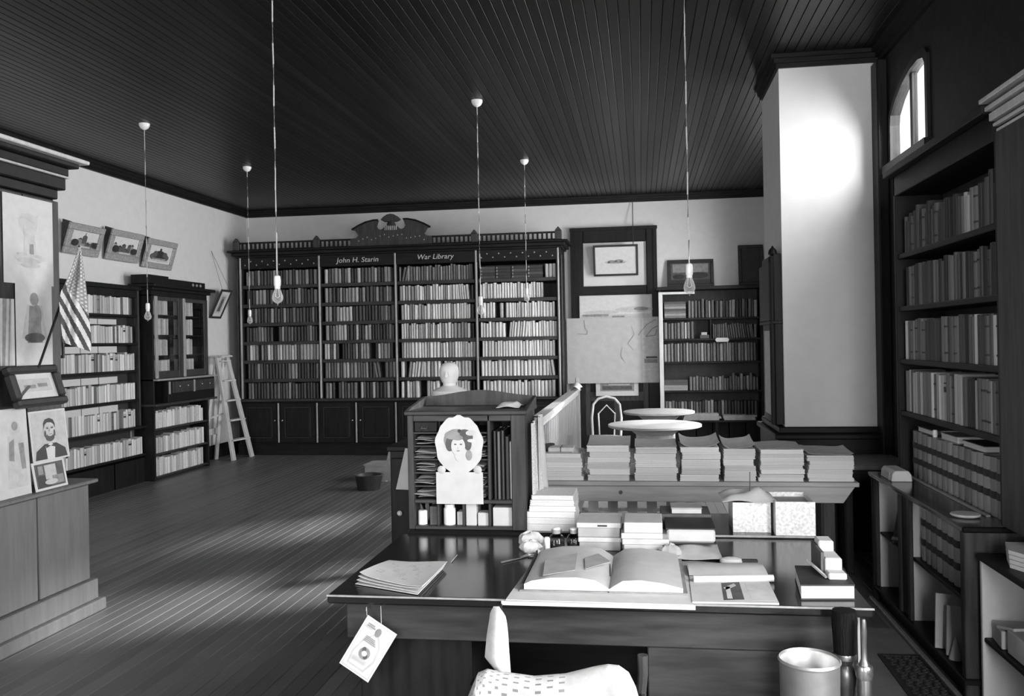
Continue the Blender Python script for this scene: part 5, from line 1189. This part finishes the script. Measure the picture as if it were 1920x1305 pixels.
def fn(u, v):
    p = [atZ(x, y, ZD + .012) for x, y in ((1292, 1078), (1440, 1080), (1424, 1058), (1288, 1056))]
    q = p[0].lerp(p[1], u).lerp(p[3].lerp(p[2], u), v); q.z = ZD + .012 + .010 * math.sin(PI * v) + .006 * u; return q
MB().sheet(fn, 10, 6, .0015).build('curled_leaf', 'paper', smooth=True, label='curled pale leaf behind the paper roll', cat='paper')
lump('letter_heap', 'untidy heap of white letters under the thick dark book', (.19, 3.66, ZD), .22, .26, .028, 'paper', 8)
wad('grey_sponge', 'grey rounded sponge in front of the letter heap', (.098, 3.56, ZD), .034, 'paper_grey', 5, 'sponge')
t = thing('desk_brush', 'flat oval brush with a dark handle behind the curled leaf', 'brush', (.37, 3.5, ZD))
c = atZ(1371, 1056, ZD); MB().lathe([(.040, 0), (.044, .008), (.040, .018), (.02, .024)], (0, 0, 0), 20, mt=Matrix.Translation(c) @ Matrix.Diagonal((1, .6, 1, 1))).build('brush_head', 'paper_mid', t, smooth=True)
MB().bar(c + Vector((.035, .0, .011)), c + Vector((.10, .01, .009)), .018, .010).build('handle', 'ink_black', t)
# black book with pale fore edge and the stepped white block on it
t = thing('black_volume', 'thick black-covered volume with white page edges at the desk corner', 'book', (.60, 3.2, ZD))
P = [atZ(x, y, ZD + .052) for x, y in ((1501, 1096), (1603, 1096), (1580, 1062), (1490, 1060))]
pl = [(p.x, p.y) for p in P]; cxp_, cyp_ = sum(p[0] for p in pl) / 4, sum(p[1] for p in pl) / 4
sc_ = lambda k: [(cxp_ + (x - cxp_) * k, cyp_ + (y - cyp_) * k) for x, y in pl]
MB().prism(pl, 'z', ZD, ZD + .005).build('cover', 'ink_black', t); MB().prism(sc_(.975), 'z', ZD + .005, ZD + .047).build('page_block', 'page_edges', t); MB().prism(pl, 'z', ZD + .047, ZD + .052).build('cover', 'ink_black', t)
t = thing('stepped_block', 'stepped white card block standing on the black volume', 'block', (.64, 3.2, ZD + .0525))
for x0, x1, y0, y1, h, in ((.612, .672, 3.085, 3.14, .022), (.612, .668, 3.14, 3.25, .060), (.612, .664, 3.25, 3.33, .095)): MB().box(x0, x1, y0, y1, ZD + .0525, ZD + .0525 + h).build('step', 'sheet_white', t, bevel=.004)
MB().box(.600, .611, 3.15, 3.33, ZD + .0525, ZD + .13).build('side_card', 'ink_dark', t)
a = Vector((.567, 3.22, ZD + .085)); b = Vector((.607, 3.10, ZD + .058)); MB().bar(a, b, .007, .007).build('pencil_stick', 'paper_mid', label='short pale stick leaning against the stepped block', cat='stick')
# paper stack, boxes and books along the back of the desk
r = random.Random(4)
zs = ZR
for k in range(6):
    h = (.03, .028, .026, .024, .026, .02)[k]; e = .006 * k
    link('ruled_paper_ream', SL[k % 5], (-.43 + r.uniform(-.003, .003) + e * .4, 4.10 + e * .4, zs), sc=(.245 - e * 1.6, .26 - e, h), rot=(0, 0, r.uniform(-.015, .015)), label='%s ream in the tall paper stack beside the hutch' % (('bottom', 'second', 'third', 'fourth', 'fifth', 'top')[k]), cat='paper', group='reams beside the hutch')
    zs += h + .0006
def carton(name, lab, x0, x1, y0, y1, z0, z1, m='paper', slot=False, band=None):
    t = thing(name, lab, 'box', ((x0 + x1) / 2, (y0 + y1) / 2, z0))
    hz = z1 - (z1 - z0) * .35
    MB().box(x0 + .004, x1 - .004, y0 + .004, y1 - .004, z0, hz).build('tray', band or m, t, bevel=.002); MB().box(x0, x1, y0, y1, hz, z1).build('lid', m, t, bevel=.002)
    if slot: MB().box((x0 + x1) / 2 - .005, (x0 + x1) / 2 + .035, y0 - .001, y0, hz + .006, hz + .013).build('label_slot', 'ink_black', t)
carton('flat_file_box', 'lower of two flat file boxes behind the ink bottles', -.278, -.098, 3.66, 3.88, ZD, ZD + .055, 'paper_mid', band='paper_grey')
carton('flat_file_box', 'upper of two flat file boxes, with a dark label slot', -.283, -.100, 3.66, 3.88, ZD + .056, ZD + .116, 'paper', slot=True, band='paper_grey')
for k, (x0, x1, z0, z1, m, lab) in enumerate(((-.088, .070, 0, .040, 'paper', 'bottom white box of the pile beside the flat file boxes'), (-.094, .096, .0405, .064, 'paper_mid', 'broad pale booklet in the pile beside the flat file boxes'), (-.098, .070, .0645, .088, 'paper', 'bent white booklet in the pile beside the flat file boxes'), (-.086, .070, .0885, .132, 'paper', 'top white box of the pile beside the flat file boxes'))):
    MB().box(x0, x1, 3.60, 3.80, ZD + z0, ZD + z1).build('piled_box' if k in (0, 3) else 'piled_booklet', m, bevel=.003, label=lab, cat='box' if k in (0, 3) else 'booklet', group='pile beside the file boxes')
t = thing('thick_dark_book', 'thick dark-covered book with rounded white page edges on the letter heap', 'book', (.19, 3.8, ZD + .029))
z0 = ZD + .029
MB().box(.085, .290, 3.68, 3.92, z0, z0 + .004).build('cover', 'ink_black', t); MB().box(.09, .286, 3.685, 3.915, z0 + .004, z0 + .058).build('page_block', 'paper', t, bevel=.008); MB().box(.085, .288, 3.69, 3.92, z0 + .058, z0 + .063).build('cover', 'ink_black', t)
carton('dark_stationery_box', 'dark stationery box behind the thick dark book', .07, .29, 3.96, 4.16, ZR, ZR + .085, 'ink_dark')
t = thing('small_booklet', 'small booklet with pale edges on the dark stationery box', 'booklet', (.19, 4.05, ZR + .0855))
MB().box(.12, .25, 3.98, 4.12, ZR + .0855, ZR + .104).build('leaves', 'paper', t); MB().box(.117, .253, 3.99, 4.125, ZR + .104, ZR + .108).build('cover', 'paper_grey', t)
# two woven white boxes on the rear table
def woven(name, lab, x0, x1, y0, y1, h, open_):
    t = thing(name, lab, 'box', ((x0 + x1) / 2, (y0 + y1) / 2, ZR)); th = .006
    for a, b, c, d in ((x0, x1, y0, y0 + th), (x0, x1, y1 - th, y1), (x0, x0 + th, y0 + th, y1 - th), (x1 - th, x1, y0 + th, y1 - th)): MB().box(a, b, c, d, ZR, ZR + h).build('side', 'wicker', t)
    MB().box(x0 + th, x1 - th, y0 + th, y1 - th, ZR, ZR + h * .86).build('contents', 'paper_grey' if open_ else 'paper_mid', t)
woven('woven_box', 'white woven box with crumpled paper on top behind the desk', .388, .552, 4.00, 4.20, .132, False)
woven('woven_box', 'open white woven box at the end of the rear table', .565, .732, 3.945, 4.20, .147, True)
lump('crumpled_paper', 'crumpled white paper heaped on the woven box', (.46, 4.10, ZR + .128), .235, .24, .06, 'paper', 11)
MB().tube([(.47, 4.06, ZR + .16), (.472, 4.06, ZR + .26)], .0018, 5).build('upright_spike', 'wire', label='thin upright spike rising from the crumpled paper', cat='spike')
# ink bottles, sponge, scissors, pens
def bottle(lab, px_, r_, h):
    c = atZ(px_[0], px_[1], ZD); t = thing('ink_bottle', lab, 'bottle', tuple(c), group='ink bottles on the desk')
    MB().lathe([(r_, 0), (r_, h * .55), (r_ * .75, h * .7), (r_ * .55, h * .75), (r_ * .55, h * .9), (r_ * .68, h * .92), (r_ * .68, h)], tuple(c), 18).build('glass', 'bottle_glass', t, smooth=True)
    MB().lathe([(r_ * .92, .003), (r_ * .92, h * .35)], tuple(c), 18).build('ink', 'ink_black', t); MB().lathe([(r_ * .5, h * .8), (r_ * .5, h * 1.06), (r_ * .3, h * 1.1)], tuple(c), 12).build('stopper', 'porcelain', t)
bottle('tall glass ink bottle behind the open volume', (1044, 1030), .034, .085); bottle('squat glass ink bottle nearest the file boxes', (1076, 1028), .030, .080)
MB().lathe([(.013, 0), (.013, .055), (.009, .06)], tuple(atZ(1026, 1034, ZD)), 12).build('white_vial', 'porcelain', smooth=True, label='narrow white vial beside the tall ink bottle', cat='vial')
wad('rag_ball', 'crumpled grey rag at the foot of the paper stack', (-.485, 3.70, ZD), .042, 'paper_mid', 21, 'rag'); wad('paper_rosette', 'crumpled pale paper rosette in front of the grey rag', (-.472, 3.60, ZD), .034, 'paper', 22, 'rosette')
MB().lathe([(.002, 0), (.012, .004), (.016, .014), (.012, .024), (.003, .029)], tuple(atZ(1010, 1044, ZD)), 14).build('white_ball', 'porcelain', smooth=True, label='small round white ball on the corner of the backing sheet', cat='ball')
t = thing('scissors', 'steel scissors lying by the corner of the white sheet', 'scissors', tuple(atZ(975, 1046, ZD)))
a, b, c = atZ(940, 1054, ZD + .004), atZ(975, 1046, ZD + .004), atZ(1000, 1040, ZD + .004)
for s_ in (-1, 1):
    MB().bar(a + Vector((0, .004 * s_, 0)), b, .008, .003).build('blade', 'metal_bin', t)
    q = c + Vector((0, .018 * s_, 0)); MB().tube([q + Vector((.022 * math.cos(k * PI / 6), .014 * math.sin(k * PI / 6), 0)) for k in range(13)], .003, 6).build('finger_ring', 'metal_bin', t); MB().bar(b, q + Vector((-.02, 0, 0)), .006, .004).build('shank', 'metal_bin', t)
MB().tube([atZ(846, 1054, ZD + .003), atZ(857, 1041, ZD + .003)], .0025, 6).build('pen', 'metal_bin', label='thin pen lying alone on the black desk top', cat='pen')
# almanac card hanging on the desk front
t = thing('almanac_card', 'white almanac card hanging askew from the desk apron', 'card', (-.97, 2.975, .46))
m, w_, h_ = basis(atY(636, 1243, 2.97), atY(690, 1280, 2.97), atY(688, 1152, 2.97))
p = MB().box(0, w_, 0, h_, -.002, 0, 0)
sh_ = [(rect(.05, .03, .95, .97), 1), (rect(.07, .045, .93, .955), 0), ([(.16, .1), (.72, .1), (.86, .35), (.8, .62), (.62, .78), (.58, .88), (.46, .88), (.44, .78), (.24, .62), (.12, .35)], 1), ([(.2, .13), (.68, .13), (.8, .35), (.75, .6), (.58, .75), (.46, .75), (.28, .6), (.17, .35)], 0), (ell(.52, .84, .09, .08), 2), (ell(.48, .40, .17, .11), 2), (ell(.42, .46, .06, .05), 3), (ell(.55, .36, .06, .05), 3), (ell(.48, .40, .08, .05), 0)]
sh_ += [(rect(.26, .60 + .03 * k, .66 - .03 * k, .614 + .03 * k), 2) for k in range(4)] + [(rect(.22, .22 + .022 * k, .66, .228 + .022 * k), 1) for k in range(4)] + [(rect(.14, .86, .40, .885), 2), (rect(.14, .90, .36, .92), 2)]
printed(p, w_, h_, sh_)
p.v = [tuple(m @ Vector(v)) for v in p.v]; p.build('card', INKS, t)
mb = MB()
for a, b in (((687, 1138), (688, 1154)), ((714, 1136), (715, 1172))): mb.tube([atY(*a, 2.985), atY(*b, 2.97)], .0012, 5)
mb.build('string', 'cord', t)
MB().tube([atY(681, 1142, 2.99), atY(688, 1138, 2.985), atY(687, 1146, 2.98)], .003, 6).build('hook', 'brass', t)
# ================================================================== CHAIR, BIN, FIRE TOOLS
t = thing('draped_chair', 'wooden armchair with a printed cloth draped over its back before the desk', 'chair', (-.24, 2.35, 0))
B('seat', 'dark_wood', t, -.46, -.02, 2.17, 2.62, .42, .455, .01)
for x in (-.42, -.06):
    for y in (2.20, 2.58): MB().bar((x, y, 0), (x, y, .42), .04, .04).build('leg', 'dark_wood', t)
    MB().bar((x, 2.19, .455), (x, 2.15, .80), .035, .035).build('back_post', 'dark_wood', t)
for z in (.60, .77): MB().bar((-.42, 2.16, z), (-.06, 2.16, z), .03, .05).build('back_rail', 'dark_wood', t)
MB().bar((-.035, 2.22, .64), (-.035, 2.55, .64), .04, .025).build('arm', 'dark_wood', t); MB().bar((-.445, 2.22, .64), (-.445, 2.55, .64), .04, .025).build('arm', 'dark_wood', t)
for x in (-.035, -.445): MB().bar((x, 2.52, .455), (x, 2.52, .63), .025, .025).build('arm_post', 'dark_wood', t)
ap = atY(1205, 1228, 2.2); aq = atY(1203, 1298, 2.2)
MB().tube([(aq.x, 2.2, .62), aq, aq.lerp(ap, .5) + Vector((.002, 0, 0)), ap], .011, 8, r2=.013).build('turned_upright', 'brown_wood', t, smooth=True)
prof = [(868, 1330), (886, 1284), (896, 1262), (912, 1256), (945, 1262), (1000, 1269), (1060, 1264), (1110, 1252), (1140, 1247), (1160, 1249), (1178, 1262), (1192, 1290), (1204, 1330)]
PT = [atY(x, y, 2.14) for x, y in prof]
def drape(u, v):
    f_ = u * (len(PT) - 1); i = min(int(f_), len(PT) - 2); p = PT[i].lerp(PT[i + 1], f_ - i)
    a = (v - .5) * 2; over = .05
    if abs(a) < .25: y = 2.14 + a * 4 * over * .5 * 1.6; dz = -.02 * (a * 4) ** 2
    else: y = 2.14 + math.copysign(over * .8, a) + math.copysign((abs(a) - .25) * .03, a); dz = -.02 - (abs(a) - .25) * .30
    return (p.x + .006 * math.sin(u * 17) * abs(a), y + .008 * math.sin(u * 21 + 1) * abs(a), p.z + dz)
noisy('cloth_spot', .12, .2, ns=20, rough=.9)
def spot(u, v):
    if u > .50: return 0
    k = int(u * 132); q = int(v * 88); return 1 if (k % 4 < 2 and (q + k // 4 * 2) % 4 < 1) else 0
MB().sheet(drape, 132, 88, .002, 0, mf=spot).build('draped_cloth', ['cloth_white', 'cloth_spot'], t, smooth=True)
# peaked white towel
t = thing('peaked_towel', 'narrow white towel standing in a peak at the back of the draped chair', 'towel', (-.37, 2.17, .80))
Lp = [(925, 1137), (918, 1155), (912, 1195), (909, 1235), (930, 1262)]; Rp = [(936, 1137), (944, 1160), (949, 1195), (953, 1240), (955, 1275)]
def tow(u, v):
    l = ip(Lp, v); q = ip(Rp, v); p = atY(l[0] + (q[0] - l[0]) * u, l[1] + (q[1] - l[1]) * u, 2.185); p.y += .02 * (4 * (u - .5) ** 2) * min(1, v * 3) + .006 * math.sin(v * 6); return p
MB().sheet(tow, 10, 16, .003).build('cloth', 'cloth_white', t, smooth=True)
MB().bar((-.372, 2.205, .79), (-.372, 2.20, .98), .014, .014).build('peg', 'dark_wood', t)
t = thing('metal_bin', 'tall polished metal bin in front of the desk', 'bin', (.488, 2.77, 0))
cb = (.488, 2.77, 0)
MB().lathe([(.080, 0), (.080, .01), (.0885, .655), (.091, .66), (.0885, .665), (.085, .655), (.078, .03), (0, .03)], cb, 36, cap=False).lathe([(.080, 0), (.08, .001)], cb, 36).build('body', 'metal_bin', t, smooth=True)
MB().lathe([(.089, .655), (.0935, .662), (.089, .669), (.085, .662)], cb, 36, cap=False).build('rim', 'metal_bin', t, smooth=True)
t = thing('hearth_brush', 'hearth brush standing bristles up beside the metal bin', 'brush', (.60, 2.86, 0))
cb = (.612, 2.86, 0)
MB().lathe([(.034, .655), (.036, .70), (.040, .76), (.036, .79), (.0, .80)], cb, 16).build('bristles', 'bristle', t, smooth=True)
MB().lathe([(.034, .640), (.036, .65), (.034, .657), (.024, .662)], cb, 16).build('collar', 'brass', t, smooth=True)
MB().lathe([(.022, .0), (.03, .02), (.02, .05), (.016, .3), (.018, .50), (.026, .53), (.031, .56), (.034, .585), (.028, .61), (.020, .62), (.026, .635), (.03, .642)], cb, 16).build('turned_handle', 'metal_dark', t, smooth=True)
t = thing('fire_rod', 'slim turned metal rod standing beside the hearth brush', 'rod', (.655, 2.80, 0))
cb = (.655, 2.80, 0)
MB().lathe([(.025, 0), (.028, .02), (.022, .3), (.022, .63), (.014, .65), (.010, .66), (.008, .70), (.010, .74), (.008, .775), (.006, .782), (.0, .785)], cb, 12).build('shaft', 'metal_dark', t, smooth=True)
MB().lathe([(.0225, .60), (.026, .61), (.026, .635), (.0225, .642)], cb, 12).build('collar', 'brass', t, smooth=True)
# ================================================================== THINGS ON THE RIGHT-HAND SHELVES
t = thing('paper_block', 'white paper block with a chamfered top on the polished ledge', 'paper block', (1.46, 5.45, .796))
MB().prism([(1.42, .796), (1.535, .796), (1.53, .835), (1.515, .858), (1.44, .858), (1.425, .84)], 'y', 5.34, 5.58).build('leaves', 'sheet_white', t, bevel=.004)
MB().prism([(1.419, .7961), (1.536, .7961), (1.531, .837), (1.423, .842)], 'y', 5.40, 5.404).build('band', 'paper_grey', t)
c = atZ(1810, 968, .797)
MB().lathe([(.05, 0), (.062, .004), (.066, .010), (.062, .015), (0.0, .017)], (c.x, c.y, .7962), 28).build('round_plate', 'paper_mid', smooth=True, label='round pale plate at the near end of the polished ledge', cat='plate')
def lying(name, lab, x0, x1, y0, y1, z0, h, m='ink_dark'):
    t = thing(name, lab, 'book', ((x0 + x1) / 2, (y0 + y1) / 2, z0), group='books lying on the banded ledgers')
    MB().box(x0, x1, y0, y1, z0, z0 + .004).build('cover', m, t); MB().box(x0 + .004, x1 - .004, y0 + .004, y1 - .004, z0 + .004, z0 + h - .004).build('page_block', 'page_edges', t); MB().box(x0, x1, y0, y1, z0 + h - .004, z0 + h).build('cover', m, t)
zl = .796 + .281
lying('lying_book', 'dark book lying on the ledgers nearest the pier', 1.60, 1.77, 5.18, 5.45, zl, .032); lying('lying_book', 'dark book with pale edges lying mid-row on the ledgers', 1.60, 1.77, 4.80, 5.05, zl, .038, 'ink_mid'); lying('lying_book', 'black book lying on the ledgers nearest the pilaster', 1.60, 1.78, 4.44, 4.72, zl, .034, 'ink_black')
MB().tube([(1.615, 4.27, zl + .0255), (1.76, 4.28, zl + .0255)], .025, 14).tube([(1.614, 4.27, zl + .0255), (1.613, 4.27, zl + .0255)], .010, 10).build('paper_wad', 'sheet_white', smooth=True, label='bright white paper roll at the pilaster end of the ledger row', cat='paper roll')
MB().lathe([(.012, 0), (.014, .02), (.012, .04)], (1.60, 5.14, zl), 10).build('white_bobbin', 'porcelain', smooth=True, label='small white bobbin between the lying books', cat='bobbin')
# in the far bay: a leaning dark frame; in the near bay: white pamphlets below the ledgers
t = thing('leaning_board', 'dark narrow board leaning in the far bay of the low unit', 'board', (1.55, 5.3, .441))
MB().bar((1.44, 5.33, .442), (1.52, 5.42, .755), .05, .012).build('board', 'ink_dark', t); MB().bar((1.438, 5.335, .458), (1.442, 5.34, .474), .052, .014).build('end_cap', 'brass', t)
t = thing('white_pamphlet_pair', 'pair of white pamphlets standing in the near bay below the ledgers', 'pamphlet', (1.5, 4.5, .101))
MB().bar((1.45, 4.56, .102), (1.47, 4.60, .36), .10, .010, up=(0, 1, 0)).build('pamphlet', 'sheet_white', t); MB().bar((1.47, 4.46, .102), (1.49, 4.50, .33), .10, .012, up=(0, 1, 0)).build('pamphlet', 'paper', t)
MB().lathe([(.03, 0), (.028, .01), (.004, .10), (0, .11)], (1.45, 4.42, .101), 14).build('paper_cone', 'sheet_white', smooth=True, label='small white paper cone before the pamphlets in the near bay', cat='cone')
# folded sheets on and in the pigeonhole unit
for k in range(4):
    P = [(1.475, 3.84), (1.53, 3.70), (1.76, 3.72), (1.78, 3.98), (1.52, 3.99)]; z = .686 + k * .018
    MB().prism([(x, y + .004 * k) for x, y in P], 'z', z, z + .016).build('folded_sheet', 'paper', label='%s of four folded white sheets on the pigeonhole unit' % ('bottom', 'second', 'third', 'topmost')[k], cat='paper', group='folded sheets on the pigeonhole unit')
for k, (y0, y1, z0, z1, lab) in enumerate(((3.90, 4.06, .323, .40, 'white packet leaning in the pigeonhole nearest the end panel'), (3.70, 3.88, .323, .42, 'second white packet in the pigeonhole'), (3.45, 3.67, .323, .40, 'third white packet in the pigeonhole'), )):
    MB().box(1.475, 1.72, y0, y1, z0, z1, mt=Matrix.Translation((1.6, (y0 + y1) / 2, z0)) @ Matrix.Rotation(.12 * (k - 1), 4, 'Z') @ Matrix.Translation((-1.6, -(y0 + y1) / 2, -z0))).build('white_packet', 'paper', label=lab, cat='packet', group='packets in the pigeonhole unit', bevel=.004)
MB().bar((1.50, 3.98, .402), (1.52, 3.86, .425), .06, .012).build('bright_slip', 'sheet_white', label='bright white slip lying across the pigeonhole packets', cat='paper')
# newspaper thrown over the far end of the balustrade
def nf(u, v): return (-.99 + .14 * u + .01 * math.sin(v * 7), 11.9 + .55 * v, .968 + .05 * math.sin(PI * u) + .03 * math.sin(v * 5) * u + (.05 * v))
MB().sheet(nf, 8, 10, .002).build('thrown_newspaper', 'newsprint', smooth=True, label='crumpled newspaper lying over the far end of the balustrade', cat='newspaper')
